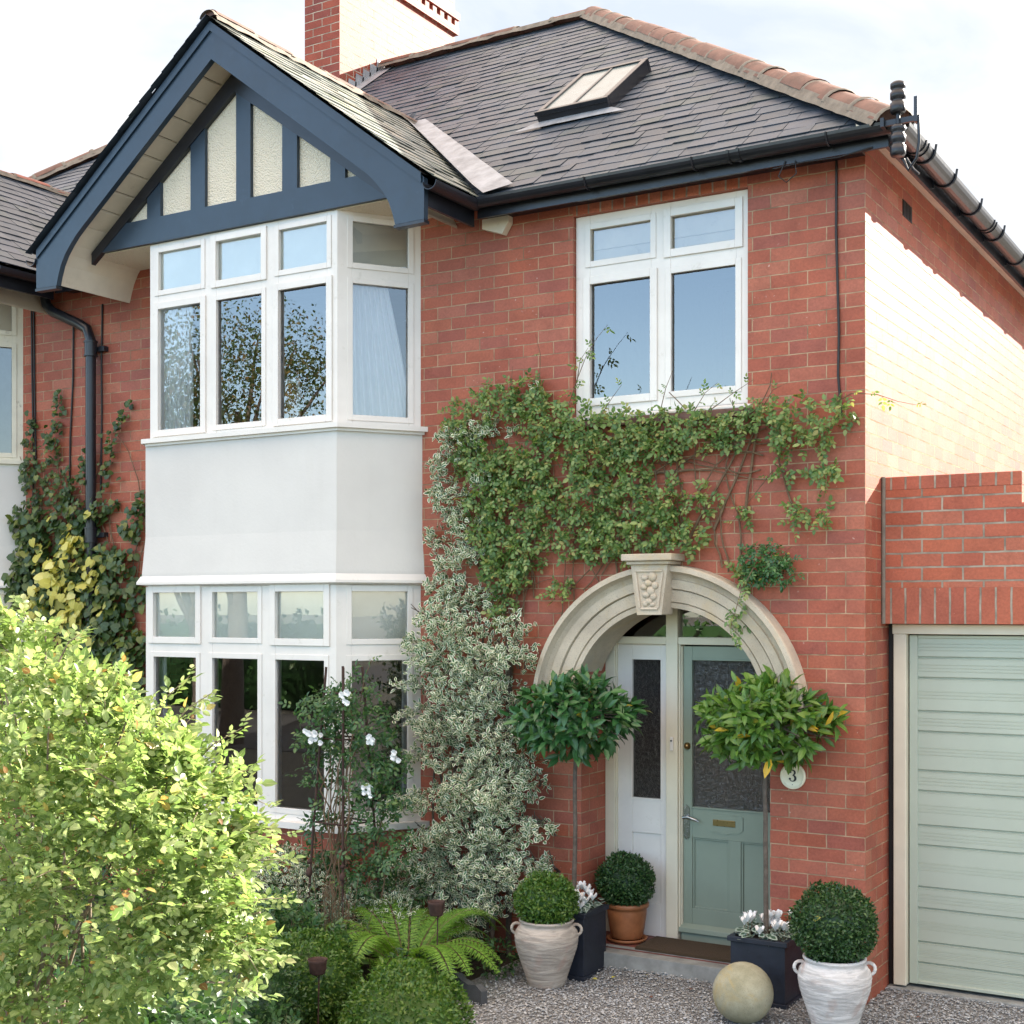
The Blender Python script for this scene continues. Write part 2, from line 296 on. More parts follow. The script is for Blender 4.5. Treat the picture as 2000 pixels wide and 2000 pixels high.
leaf_mat('leaf_fern', [(0, (0.11, 0.25, 0.035)), (0.5, (0.16, 0.32, 0.045)), (1, (0.22, 0.38, 0.06))], 0.5, 0.35, vein=False)
leaf_mat('leaf_rose', [(0, (0.028, 0.085, 0.032)), (0.5, (0.05, 0.125, 0.042)), (0.9, (0.085, 0.165, 0.055)), (1, (0.14, 0.20, 0.06))], 0.42, 0.25)
leaf_mat('leaf_cyclamen', [(0, (0.03, 0.075, 0.045)), (1, (0.06, 0.11, 0.07))], 0.45, 0.15, (1, 1, 1), ((0.32, 0.40, 0.34), 0.5))
leaf_mat('leaf_grey', [(0, (0.08, 0.13, 0.095)), (1, (0.16, 0.22, 0.17))], 0.6, 0.2, vein=False)
leaf_mat('leaf_grass', [(0, (0.06, 0.10, 0.03)), (0.7, (0.11, 0.15, 0.05)), (1, (0.28, 0.27, 0.14))], 0.55, 0.3, vein=False)
leaf_mat('leaf_tree', [(0, (0.035, 0.075, 0.018)), (0.5, (0.06, 0.10, 0.022)), (0.8, (0.12, 0.11, 0.025)), (1, (0.19, 0.11, 0.03))], 0.5, 0.35, vein=False)

# ------------------------------------------------------------------ mesh helpers
def V(*a): return Vector(a)
class MB:
    """collects shapes (world coordinates) for ONE mesh object"""
    def __init__(s): s.v = []; s.f = []; s.sm = []
    def add(s, vs, fs, smooth=False):
        k = len(s.v); s.v.extend(tuple(x) for x in vs); s.f.extend(tuple(i + k for i in f) for f in fs); s.sm.extend([smooth] * len(fs)); return s
    def quad(s, a, b, c, d): return s.add([a, b, c, d], [(0, 1, 2, 3)])
    def poly(s, pts): return s.add(pts, [tuple(range(len(pts)))])
    def box(s, x0, x1, y0, y1, z0, z1):
        return s.obox((x0, y0, z0), (x1 - x0, 0, 0), (0, y1 - y0, 0), (0, 0, z1 - z0))
    def obox(s, o, a, b, c):
        o, a, b, c = map(Vector, (o, a, b, c))
        return s.add([o, o + a, o + a + b, o + b, o + c, o + a + c, o + a + b + c, o + b + c],
                     [(0, 3, 2, 1), (4, 5, 6, 7), (0, 1, 5, 4), (1, 2, 6, 5), (2, 3, 7, 6), (3, 0, 4, 7)])
    def prism(s, pts, ext, caps=True, smooth=False):
        n = len(pts); e = Vector(ext); pts = [Vector(p) for p in pts]
        s.add(pts + [p + e for p in pts], [(i, (i + 1) % n, (i + 1) % n + n, i + n) for i in range(n)], smooth)
        if caps: s.add(pts, [tuple(range(n))[::-1]]); s.add([p + e for p in pts], [tuple(range(n))])
        return s
    def strip(s, pts, ext, smooth=False):   # open profile swept along ext
        n = len(pts); e = Vector(ext); pts = [Vector(p) for p in pts]
        return s.add(pts + [p + e for p in pts], [(i, i + 1, i + 1 + n, i + n) for i in range(n - 1)], smooth)
    def tube(s, pts, r, n=8, caps=True):
        pts = [Vector(p) for p in pts]; m = len(pts); rr = r if isinstance(r, (list, tuple)) else [r] * m
        vs = []; ref = None
        for i, p in enumerate(pts):
            t = (pts[min(i + 1, m - 1)] - pts[max(i - 1, 0)])
            t = t.normalized() if t.length > 1e-9 else V(0, 0, 1)
            if ref is None or abs(ref.dot(t)) > 0.97: ref = V(0, 0, 1) if abs(t.z) < 0.9 else V(1, 0, 0)
            u = (ref - t * ref.dot(t)).normalized(); w_ = t.cross(u); ref = u
            vs += [p + (u * math.cos(2 * math.pi * k / n) + w_ * math.sin(2 * math.pi * k / n)) * rr[i] for k in range(n)]
        s.add(vs, [(i * n + k, i * n + (k + 1) % n, (i + 1) * n + (k + 1) % n, (i + 1) * n + k) for i in range(m - 1) for k in range(n)], True)
        if caps: s.add(vs[:n], [tuple(range(n))[::-1]]); s.add(vs[-n:], [tuple(range(n))])
        return s
    def lathe(s, c, prof, n=28, smooth=True, wob=0.0):
        c = Vector(c); vs = []
        for r, z in prof:
            for k in range(n):
                a = 2 * math.pi * k / n; q = r * (1 + (wob * math.sin(a * 3 + z * 9) if wob else 0))
                vs.append(c + V(q * math.cos(a), q * math.sin(a), z))
        m = len(prof)
        s.add(vs, [(i * n + k, i * n + (k + 1) % n, (i + 1) * n + (k + 1) % n, (i + 1) * n + k) for i in range(m - 1) for k in range(n)], smooth)
        return s
    def ball(s, c, r, seg=20, rings=12, sq=(1, 1, 1), jit=0.0):
        c = Vector(c); vs = []; fs = []
        for i in range(rings + 1):
            t = math.pi * i / rings
            for k in range(seg):
                a = 2 * math.pi * k / seg
                q = r * (1 + jit * (math.sin(5 * a + 3 * t) * .5 + math.sin(9 * t - 4 * a) * .5))
                vs.append(c + V(q * sq[0] * math.sin(t) * math.cos(a), q * sq[1] * math.sin(t) * math.sin(a), q * sq[2] * math.cos(t)))
        fs = [(i * seg + k, (i + 1) * seg + k, (i + 1) * seg + (k + 1) % seg, i * seg + (k + 1) % seg) for i in range(rings) for k in range(seg)]
        return s.add(vs, fs, True)
    def clip(s, co, no):   # cut away everything on the side the normal points to
        bm = bmesh.new(); vv = [bm.verts.new(v) for v in s.v]
        for f in s.f:
            try: bm.faces.new([vv[i] for i in f])
            except ValueError: pass
        bmesh.ops.bisect_plane(bm, geom=bm.verts[:] + bm.edges[:] + bm.faces[:], plane_co=co, plane_no=no, clear_outer=True, dist=1e-6)
        bm.verts.index_update(); s.v = [tuple(v.co) for v in bm.verts]; s.f = [tuple(v.index for v in f.verts) for f in bm.faces]; s.sm = [False] * len(s.f)
        bm.free(); return s
    def mirror_x(s, c):
        s.v = [(2 * c - x, y, z) for x, y, z in s.v]; s.f = [f[::-1] for f in s.f]; return s

ORG = {}
def build(name, mb, mat, parent=None, label=None, bevel=0.0, swap_uv=False, uv_off=(0, 0), stuff=False):
    o0 = ORG[parent.name] if parent is not None else V(0, 0, 0)
    if MIRROR is not None: mb.mirror_x(MIRROR)
    me = bpy.data.meshes.new(name)
    me.from_pydata([(x - o0.x, y - o0.y, z - o0.z) for x, y, z in mb.v], [], mb.f)
    me.polygons.foreach_set('use_smooth', mb.sm)
    uv = me.uv_layers.new(name='UVMap'); uvd = np.zeros(len(me.loops) * 2, dtype=np.float32)
    for p in me.polygons:
        n = p.normal; ax = 0 if (abs(n.x) > abs(n.y) and abs(n.x) > abs(n.z)) else (1 if abs(n.y) > abs(n.z) else 2)
        for li in p.loop_indices:
            q = mb.v[me.loops[li].vertex_index]
            a, b = ((q[1], q[2]), (q[0], q[2]), (q[0], q[1]))[ax]
            if swap_uv: a, b = a, b
            uvd[li * 2] = a + uv_off[0]; uvd[li * 2 + 1] = b + uv_off[1]
    uv.data.foreach_set('uv', uvd)
    me.materials.append(MATS[mat]); me.update()
    o = bpy.data.objects.new(name, me); COL.objects.link(o)
    if parent is not None: o.parent = parent
    ORG[o.name] = o0
    if label: o['label'] = label
    if stuff: o['kind'] = 'stuff'
    if bevel:
        b = o.modifiers.new('bevel', 'BEVEL'); b.width = bevel; b.segments = 2; b.limit_method = 'ANGLE'; b.angle_limit = R(35); b.harden_normals = False
    return o
MIRROR = None
def thing(name, label, cat, loc=(0, 0, 0), group=None):
    o = bpy.data.objects.new(name, None); o.empty_display_size = 0.2; COL.objects.link(o); o.location = loc
    ORG[o.name] = Vector(loc); o['label'] = label; o['category'] = cat
    if group: o['group'] = group
    return o
def tag(o, label, cat, group=None):
    o['label'] = label; o['category'] = cat
    if group: o['group'] = group
    return o
def struct(o): o['kind'] = 'structure'; return o

# ---- bulk leaves -------------------------------------------------
def _tpl(v, f): return (np.array([q[:3] for q in v], float), np.array([q[3] for q in v], float), np.array(f, int))
# (along, side, height, u)
T_OVAL = _tpl([(0, 0, 0, .6), (.35, 0, -.03, 0), (.75, 0, -.07, 0), (1, 0, -.16, 1), (.28, .5, .06, 1), (.66, .46, 0, 1), (.28, -.5, .06, 1), (.66, -.46, 0, 1)],
              [(0, 6, 1), (6, 7, 1), (1, 7, 2), (7, 3, 2), (0, 1, 4), (4, 1, 5), (1, 2, 5), (5, 2, 3)])
T_SMALL = _tpl([(0, 0, 0, .3), (.5, 0, -.05, 0), (1, 0, -.1, 1), (.5, .5, .08, 1), (.5, -.5, .08, 1)], [(0, 4, 1), (4, 2, 1), (0, 1, 3), (3, 1, 2)])
T_DIA = _tpl([(0, 0, 0, 0), (.5, .5, .06, 1), (1, 0, -.08, 1), (.5, -.5, .06, 1)], [(0, 3, 1), (3, 2, 1)])
T_IVY = _tpl([(0, 0, 0, 0), (.42, 0, .03, 0), (-.14, .26, 0, 1), (.10, .52, -.05, 1), (.40, .46, 0, 1), (.72, .30, -.04, 1), (.98, 0, -.12, 1), (.72, -.30, -.04, 1), (.40, -.46, 0, 1), (.10, -.52, -.05, 1), (-.14, -.26, 0, 1)],
             [(0, 1, 2), (2, 1, 3), (3, 1, 4), (4, 1, 5), (5, 1, 6), (6, 1, 7), (7, 1, 8), (8, 1, 9), (9, 1, 10), (10, 1, 0)])
class LB:
    def __init__(s, tpl): s.t = tpl; s.P = []; s.A = []; s.N = []; s.L = []; s.W = []
    def add(s, P, A, N, L, W):
        P = np.atleast_2d(P); n = len(P); s.P.append(P); s.A.append(np.broadcast_to(A, (n, 3))); s.N.append(np.broadcast_to(N, (n, 3)))
        s.L.append(np.broadcast_to(L, (n,))); s.W.append(np.broadcast_to(W, (n,)))
    def arrays(s):
        P, A, N = (np.concatenate(q).astype(float) for q in (s.P, s.A, s.N)); L, W = (np.concatenate(q).astype(float) for q in (s.L, s.W))
        A = A / (np.linalg.norm(A, axis=1, keepdims=True) + 1e-9); N = N - A * np.sum(N * A, axis=1, keepdims=True)
        N = N / (np.linalg.norm(N, axis=1, keepdims=True) + 1e-9); S = np.cross(N, A)
        tv, tu, tf = s.t
        Vv = P[:, None] + A[:, None] * (tv[None, :, 0:1] * L[:, None, None]) + S[:, None] * (tv[None, :, 1:2] * W[:, None, None]) + N[:, None] * (tv[None, :, 2:3] * L[:, None, None])
        n, k = Vv.shape[:2]
        Fv = (tf[None] + (np.arange(n) * k)[:, None, None]).reshape(-1, 3)
        return Vv.reshape(-1, 3), Fv, np.tile(tu, n)
    def count(s): return sum(len(p) for p in s.P)
def build_leaves(name, lb, mat, parent=None, core=None):
    v, f, u = lb.arrays(); o0 = ORG[parent.name] if parent is not None else V(0, 0, 0)
    if core is not None:
        k = len(v); cv = np.array(core.v, float); cf = []
        for q in core.f:
            for i in range(1, len(q) - 1): cf.append((q[0] + k, q[i] + k, q[i + 1] + k))
        v = np.vstack([v, cv]); f = np.vstack([f, np.array(cf, int)]); u = np.concatenate([u, np.full(len(cv), 0.2)])
    v = v - np.array(o0)
    me = bpy.data.meshes.new(name); me.vertices.add(len(v)); me.vertices.foreach_set('co', v.astype(np.float32).ravel())
    me.loops.add(f.size); me.loops.foreach_set('vertex_index', f.astype(np.int32).ravel())
    me.polygons.add(len(f)); me.polygons.foreach_set('loop_start', np.arange(0, f.size, 3, dtype=np.int32))
    uvl = me.uv_layers.new(name='UVMap'); uu = np.zeros((f.size, 2), np.float32); uu[:, 0] = u[f.ravel()]; uvl.data.foreach_set('uv', uu.ravel())
    me.polygons.foreach_set('use_smooth', np.ones(len(f), bool))
    me.materials.append(MATS[mat]); me.update(calc_edges=True)
    o = bpy.data.objects.new(name, me); COL.objects.link(o)
    if parent is not None: o.parent = parent
    ORG[o.name] = o0
    return o
def rnd(n, s=1.0): return rng.normal(0, s, (n, 3))
def unit(a): return a / (np.linalg.norm(a, axis=-1, keepdims=True) + 1e-9)

# ================================================================== ground
def gz(x, y):   # gentle mound of gravel against the doorstep
    return 0.05 * math.exp(-(((x + 1.2) / 0.8) ** 2 + ((y + 0.05) / 0.28) ** 2))
g = MB(); g.quad((-400, -400, -0.03), (400, -400, -0.03), (400, 400, -0.03), (-400, 400, -0.03)); struct(build('ground', g, 'lawn'))
g = MB(); g.quad((-14, -4.6, -0.012), (-1.9, -4.6, -0.012), (-1.9, 0.02, -0.012), (-14, 0.02, -0.012)); struct(build('flower_bed', g, 'soil'))
g = MB(); nx, ny = 60, 50; X0, X1, Y0, Y1 = -2.3, 5.0, -8.5, 0.7
vs_ = [(X0 + (X1 - X0) * i / nx, Y0 + (Y1 - Y0) * j / ny, gz(X0 + (X1 - X0) * i / nx, Y0 + (Y1 - Y0) * j / ny)) for j in range(ny + 1) for i in range(nx + 1)]
g.add(vs_, [(j * (nx + 1) + i, j * (nx + 1) + i + 1, (j + 1) * (nx + 1) + i + 1, (j + 1) * (nx + 1) + i) for j in range(ny) for i in range(nx)], True)
struct(build('driveway', g, 'gravel_bed'))
g = MB(); g.box(-60, 60, -16.5, -10.5, -0.12, -0.018); struct(build('road', g, 'road_asphalt'))
# loose stones (nobody could count them)
def gravel():
    n = 52000
    x = rng.uniform(-2.35, 1.7, n); y = rng.uniform(-2.6, 0.62, n)
    keep = (~((y > -0.13) & (x < 0.0))) & ((x > -2.12 - 0.12 * (y + 1) + rng.normal(0, .06, n)))
    x, y = x[keep], y[keep]; n = len(x)
    base = np.array([(1, 0, 0), (-.6, .8, 0), (-.5, -.85, 0), (.2, .1, .75), (-.3, -.2, -.6), (.5, -.75, .25), (.45, .8, .1)])
    tf = np.array([(0, 6, 3), (6, 1, 3), (1, 2, 3), (2, 5, 3), (5, 0, 3), (0, 4, 6), (6, 4, 1), (1, 4, 2), (2, 4, 5), (5, 4, 0)])
    r = rng.gamma(6, 0.00098, n).clip(.003, .012); a = rng.uniform(0, 6.28, n); sx = rng.uniform(.7, 1.3, n); sz = rng.uniform(.5, .9, n)
    bx = base[None, :, 0] * sx[:, None]; by = base[None, :, 1] / sx[:, None]; bz = base[None, :, 2] * sz[:, None] + rng.normal(0, .12, (n, 7))
    vx = (bx * np.cos(a)[:, None] - by * np.sin(a)[:, None]) * r[:, None] + x[:, None]
    vy = (bx * np.sin(a)[:, None] + by * np.cos(a)[:, None]) * r[:, None] + y[:, None]
    hz = 0.05 * np.exp(-(((x + 1.2) / 0.8) ** 2 + ((y + 0.05) / 0.28) ** 2))
    vz = bz * r[:, None] + hz[:, None] + 0.004 + rng.uniform(0, .008, n)[:, None]
    v = np.stack([vx, vy, vz], -1).reshape(-1, 3); f = (tf[None] + (np.arange(n) * 7)[:, None, None]).reshape(-1, 3)
    me = bpy.data.meshes.new('gravel'); me.from_pydata(v.tolist(), [], f.tolist()); me.materials.append(MATS['gravel_stone'])
    o = bpy.data.objects.new('gravel', me); COL.objects.link(o); o['kind'] = 'stuff'; o['label'] = 'grey loose gravel spread over the drive before the porch'
gravel()

# ================================================================== house pieces
TP = 0.755                       # roof pitch (rise over run)
EZ, EY = 5.15, -0.15             # eaves reference
PARTY = -6.58
GX, GZ_ = -4.48, 6.53            # gable ridge
AP = (-3.8, 3.8, 8.13)           # where the hip meets the ridge

def wall_cells(mb, xs, zs, holes, y, t):
    """brick skin in the plane y with rectangular holes; reveals t deep"""
    for a, b in zip(xs, xs[1:]):
        for c, d in zip(zs, zs[1:]):
            mx, mz = (a + b) / 2, (c + d) / 2
            if any(h[0] < mx < h[1] and h[2] < mz < h[3] for h in holes): continue
            mb.quad((a, y, c), (b, y, c), (b, y, d), (a, y, d))
    for h in holes:
        x0, x1, z0, z1 = h[:4]
        mb.quad((x0, y, z0), (x0, y + t, z0), (x0, y + t, z1), (x0, y, z1)); mb.quad((x1, y, z0), (x1, y, z1), (x1, y + t, z1), (x1, y + t, z0))
        mb.quad((x0, y, z1), (x0, y + t, z1), (x1, y + t, z1), (x1, y, z1)); mb.quad((x0, y, z0), (x1, y, z0), (x1, y + t, z0), (x0, y + t, z0))

def facet_window(parent, p0, p1, z0, z1, cols, rows, mat='white_paint', depth=0.07, sash=0.026, opening=(), name='window', glass='glass', post=0.0):
    """a framed window standing on the plan line p0-p1 (outer face); cols/rows give the glass"""
    p0, p1 = Vector((*p0, 0)), Vector((*p1, 0)); L = (p1 - p0).length; U = (p1 - p0) / L; N = V(U.y, -U.x, 0)   # outward
    def bx(mb, u0, u1, a, b, out0, out1):
        mb.obox(p0 + U * u0 - N * out0 + V(0, 0, a), U * (u1 - u0), N * (out0 + out1), V(0, 0, b - a))
    fr = MB(); g_ = 0.042
    us = [0] + [x for c in cols for x in c] + [L]
    # vertical members and rails butted end to end, sunk behind the sashes
    for i in range(0, len(us), 2): bx(fr, us[i], us[i + 1], z0, z1, depth, 0.0)
    zs = [z0] + [x for r in rows for x in r] + [z1]
    for c in cols:
        for i in range(0, len(zs), 2): bx(fr, c[0], c[1], zs[i], zs[i + 1], depth - .002, -0.001)
    # sash around every light: proud lip + glazing bead
    for ci, c in enumerate(cols):
        for ri, r in enumerate(rows):
            o = 0.014 if (ci, ri) in opening else 0.007
            e = 0.046 if (ci, ri) in opening else 0.036
            u0, u1, a, b = c[0], c[1], r[0], r[1]; i_ = 0.004
            bx(fr, u0 - e, u0 + i_, a - e, b + e, -0.0015, o); bx(fr, u1 - i_, u1 + e, a - e, b + e, -0.0015, o)
            bx(fr, u0 + i_, u1 - i_, b - i_, b + e, -0.0015, o); bx(fr, u0 + i_, u1 - i_, a - e, a + i_, -0.0015, o)
    f = build(name, fr, mat, parent, bevel=0.003)
    gl = MB()
    for c in cols:
        for r in rows:
            q = 0.006; a = p0 + U * (c[0] - q) - N * 0.022; b = p0 + U * (c[1] + q) - N * 0.022
            j = random.uniform(-.0025, .0025)
            gl.quad(a + V(0, 0, r[0] - q), b + V(0, 0, r[0] - q) + N * j, b + V(0, 0, r[1] + q) + N * j, a + V(0, 0, r[1] + q))
    build('pane', gl, glass, f)
    return f
def facet_pt(p0, p1, u, inn, z):
    p0, p1 = Vector((*p0, 0)), Vector((*p1, 0)); U = (p1 - p0).normalized(); N = V(U.y, -U.x, 0); q = p0 + U * u - N * inn; return V(q.x, q.y, z)

def slates(o, u, v, n, wid, length, gauge=0.142, w0=0.215):
    """individual slates laid in courses from the eaves up; o = lower left corner, u along the eaves, v up the slope, n normal"""
    mb = MB(); o, u, v, n = map(Vector, (o, u, v, n)); rows = int(length / gauge) + 1
    for r in range(rows):
        x = -random.uniform(0, w0)- (w0 / 2 if r % 2 else 0); s0 = r * gauge
        while x < wid:
            wv = w0 * random.uniform(.93, 1.05); j = random.uniform(-.004, .005); sk = random.uniform(-.005, .005); dl = random.gauss(0, .004)
            if random.random() < .02: dl -= random.uniform(.01, .025)
            t = 0.013 + j * .7; l = gauge * 1.75
            a = o + u * (x + .002) + v * (s0 + dl + sk); b = o + u * (x + wv - .002) + v * (s0 + dl - sk)
            c = b + v * l; d = a + v * l
            A, B, Cc, D = a + n * t, b + n * (t + random.uniform(-.003, .003)), c + n * 0.002, d + n * 0.002
            A0, B0 = A - n * 0.006, B - n * 0.006
            mb.add([A, B, Cc, D, A0, B0], [(0, 1, 2, 3), (4, 5, 1, 0), (4, 0, 3), (1, 5, 2)])
            x += wv
    return mb

def ridge_run(p, q, n, r, up, drop=0.0, mat_gap=True):
    """half-round clay tiles from p to q (separate pieces, slightly stepped) and the mortar between"""
    p, q = Vector(p), Vector(q); t = (q - p).normalized(); side = t.cross(Vector(up)).normalized(); nn = side.cross(t).normalized()
    L = (q - p).length; tl = L / n; tiles = MB(); mort = MB()
    for i in range(n):
        a = p + t * (tl * i + .012); ln = tl - .024; tw = random.uniform(-.012, .012); rr0 = r * random.uniform(.97, 1.02)
        prof0 = []; prof1 = []
        for k in range(9):
            th = math.pi * (0.08 + .84 * k / 8)
            prof0.append(a + side * (math.cos(th) * rr0) + nn * (math.sin(th) * rr0 * .82 + tw))
            prof1.append(a + t * ln + side * (math.cos(th) * rr0 * .985) + nn * (math.sin(th) * rr0 * .79 + tw + .004))
        tiles.add(prof0 + prof1, [(k, k + 1, k + 10, k + 9) for k in range(8)], True)
        tiles.add(prof0, [tuple(range(9))]); tiles.add(prof1, [tuple(range(9))[::-1]])
        b = a - t * .030; pr = []
        for off, sc in ((0, .985), (.012, 1.045), (.036, 1.04), (.05, .98)):
            pr.append([b + t * off + side * (math.cos(math.pi * (.06 + .88 * k / 8)) * r * sc * random.uniform(.985, 1.015)) + nn * (math.sin(math.pi * (.06 + .88 * k / 8)) * r * .82 * sc) for k in range(9)])
        mort.add(sum(pr, []), [(m * 9 + k, m * 9 + k + 1, (m + 1) * 9 + k + 1, (m + 1) * 9 + k) for m in range(3) for k in range(8)], True)
    for sg in (-1, 1):   # bedding mortar either side, wavy edge
        m = n * 4; top = []; bot = []
        for i in range(m + 1):
            c = p + t * (L * i / m); top.append(c + side * (sg * r * .86) + nn * (r * .40)); bot.append(c + side * (sg * (r * 1.12 + random.uniform(-.012, .018))) - nn * (r * .25 - drop))
        mort.add(top + bot, [(i, i + 1, i + m + 2, i + m + 1) for i in range(m)], True)
    return tiles, mort

def gutter(a, b, r=0.056, n=10):
    a, b = Vector(a), Vector(b); t = (b - a).normalized(); s = t.cross(V(0, 0, 1)).normalized(); mb = MB()
    outer = [a + s * (math.cos(math.pi * (1 + k / n)) * r) + V(0, 0, math.sin(math.pi * (1 + k / n)) * r) for k in range(n + 1)]
    inner = [a + s * (math.cos(math.pi * (2 - k / n)) * (r - .005)) + V(0, 0, math.sin(math.pi * (2 - k / n)) * (r - .005)) for k in range(n + 1)]
    mb.prism(outer + inner, b - a, smooth=False)
    L = (b - a).length
    k = 1.9
    while k < L:   # union collars
        for off in (-.035, .03):
            c = a + t * (k + off); mb.prism([c + s * (math.cos(math.pi * (1 + i / n)) * (r + .007)) + V(0, 0, math.sin(math.pi * (1 + i / n)) * (r + .007)) for i in range(n + 1)], t * .016)
        k += 1.9
    return mb

BXL, BXR, BY = -5.37, -3.56, -0.5      # bay front corners
JL, JR = -5.73, -3.20                  # where the bay meets the wall

def bay(H, main):
    up_rows = [(3.707, 4.634), (4.77, 5.066)]; lo_rows = [(0.93, 1.993), (2.138, 2.48)]
    for lev in ('upper', 'lower'):
        dx = 0 if lev == 'upper' else -0.045
        a, b = (BXL + dx, BY), (BXR - (0.01 if lev == 'lower' else 0), BY); z0, z1 = (3.645, 5.134) if lev == 'upper' else (0.845, 2.522)
        rows = up_rows if lev == 'upper' else lo_rows
        cols = [(-5.28, -4.836), (-4.69, -4.244), (-4.09, -3.645)] if lev == 'upper' else [(-5.331, -4.886), (-4.729, -4.281), (-4.12, -3.668)]
        cols = [(c[0] - a[0], c[1] - a[0]) for c in cols]
        op = ((0, 0), (2, 0), (1, 1)) if lev == 'upper' else ((0, 1), (2, 1))
        if not main: op = ()
        wm = 'white_paint' if main else 'peeling_paint'
        f = facet_window(H, a, b, z0, z1, cols, rows, wm, opening=op, name='bay_window')
        side = (b, (JR, 0.0), [(.108, .525)]) if main else ((JL + dx, 0.0), a, [(.09, .51)])
        fs = facet_window(H, side[0], side[1], z0, z1, side[2], rows, wm, name='bay_window')
        if main:
            bl_ = MB(); p_, q_ = facet_pt((JL + dx, 0), a, 0, .03, 0), facet_pt((JL + dx, 0), a, .615, .03, 0); bl_.obox(p_ + V(0, 0, z0), q_ - p_, V(.05, .03, 0), V(0, 0, z1 - z0)); build('bay_cheek', bl_, 'white_paint', H)
        for ff, c0, c1, cc in ((f, a, b, cols), (fs, side[0], side[1], side[2])):   # roller blinds behind the top lights
            mb = MB()
            for c in cc:
                p = facet_pt(c0, c1, c[0] - .03, .038, 0); q = facet_pt(c0, c1, c[1] + .03, .038, 0); r = rows[1]
                zb = r[0] - .03
                m = 6; pts = [(p.lerp(q, i / m) + V(0, random.uniform(-.003, .003), 0)) for i in range(m + 1)]
                mb.add([x + V(0, 0, zb) for x in pts] + [x + V(0, 0, r[1] + .03) for x in pts], [(i, i + 1, i + m + 2, i + m + 1) for i in range(m)])
                mb.obox(p + V(0, 0, zb - .012), q - p, V(0, .012, 0), V(0, 0, .022))
            build('blind', mb, 'blind_cloth', ff)
    # moulded sill under the upper lights, rendered apron, lower drip mould
    def ring(d, zlo, zhi, dl=0.0):
        off = [(JL - d * 1.05 + dl, 0.0), (BXL - d * .75 + dl, BY - d), (BXR + d * .75, BY - d), (JR + d * 1.2, 0.0)]
        m = MB(); m.prism([V(x, y, zlo) for x, y in off], V(0, 0, zhi - zlo)); return m
    m = ring(0.055, 3.612, 3.646); n2 = ring(0.03, 3.592, 3.612); m.add(n2.v, n2.f); build('bay_sill', m, 'white_paint' if main else 'peeling_paint', H, bevel=0.006)
    top = [(JL, 0.0), (BXL, BY), (BXR, BY), (JR, 0.0)]; bot = [(JL - .06, 0.0), (BXL - .055, BY - .03), (BXR + .012, BY - .03), (JR + .03, 0.0)]
    mid = [(JL - .035, 0.0), (BXL - .035, BY - .012), (BXR + .004, BY - .012), (JR + .012, 0.0)]
    ap = MB(); lv = [(mid, 3.592), (mid, 3.3), (mid, 2.9), (bot, 2.62), (bot, 2.60)]
    vs = [V(x, y, z) for pl, z in lv for x, y in pl]
    ap.add(vs, [(i * 4 + k, (i + 1) * 4 + k, (i + 1) * 4 + k + 1, i * 4 + k + 1) for i in range(len(lv) - 1) for k in range(3)])
    # soften the arris of the apron
    build('bay_apron', ap, 'white_render', H)
    d = MB(); o1 = [(JL - .085, 0.0), (BXL - .09, BY - .055), (BXR + .03, BY - .055), (JR + .06, 0.0)]
    o0 = [(JL - .066, 0.0), (BXL - .062, BY - .036), (BXR + .018, BY - .036), (JR + .036, 0.0)]
    lv = [(o0, 2.60), (o1, 2.555), (o1, 2.537), (top, 2.5225)]
    vs = [V(x, y, z) for pl, z in lv for x, y in pl]
    d.add(vs, [(i * 4 + k, (i + 1) * 4 + k, (i + 1) * 4 + k + 1, i * 4 + k + 1) for i in range(len(lv) - 1) for k in range(3)])
    build('drip_mould', d, 'white_paint', H)
    s = MB(); s.prism([V(x, y, .80) for x, y in [(JL - .1, 0), (BXL - .1, BY - .06), (BXR + .06, BY - .06), (JR + .08, 0)]], V(0, 0, .045)); build('bay_sill', s, 'white_paint', H, bevel=.006)
    s = MB(); s.prism([V(x, y, -.02) for x, y in [(JL - .03, 0), (BXL - .03, BY - .0), (BXR + .0, BY - .0), (JR + .02, 0)]], V(0, 0, .82)); build('bay_plinth', s, 'brick', H)
    # floor band between the two storeys and the rooms behind
    for nm, z0, z1 in (('upper', 3.60, 5.12), ('lower', .85, 2.52)):
        rm = MB(); x0, x1, y0, y1 = -5.62, -3.3, -.42, 2.6
        rm.quad((x0, .02, z0), (x0, y1, z0), (x0, y1, z1), (x0, .02, z1)); rm.quad((x1, .02, z0), (x1, .02, z1), (x1, y1, z1), (x1, y1, z0))
        rm.quad((x0, y1, z0), (x1, y1, z0), (x1, y1, z1), (x0, y1, z1))
        pl = [(JL + .04, 0.0), (BXL + .02, BY + .05), (BXR - .02, BY + .05), (JR - .04, 0.0), (x1, y1), (x0, y1)]
        rm.poly([V(x, y, z0 + .04) for x, y in pl]); rm.poly([V(x, y, z1 - .02) for x, y in pl])
        build('room_lining', rm, 'dark_room' if nm == 'lower' else 'room_plaster', H)

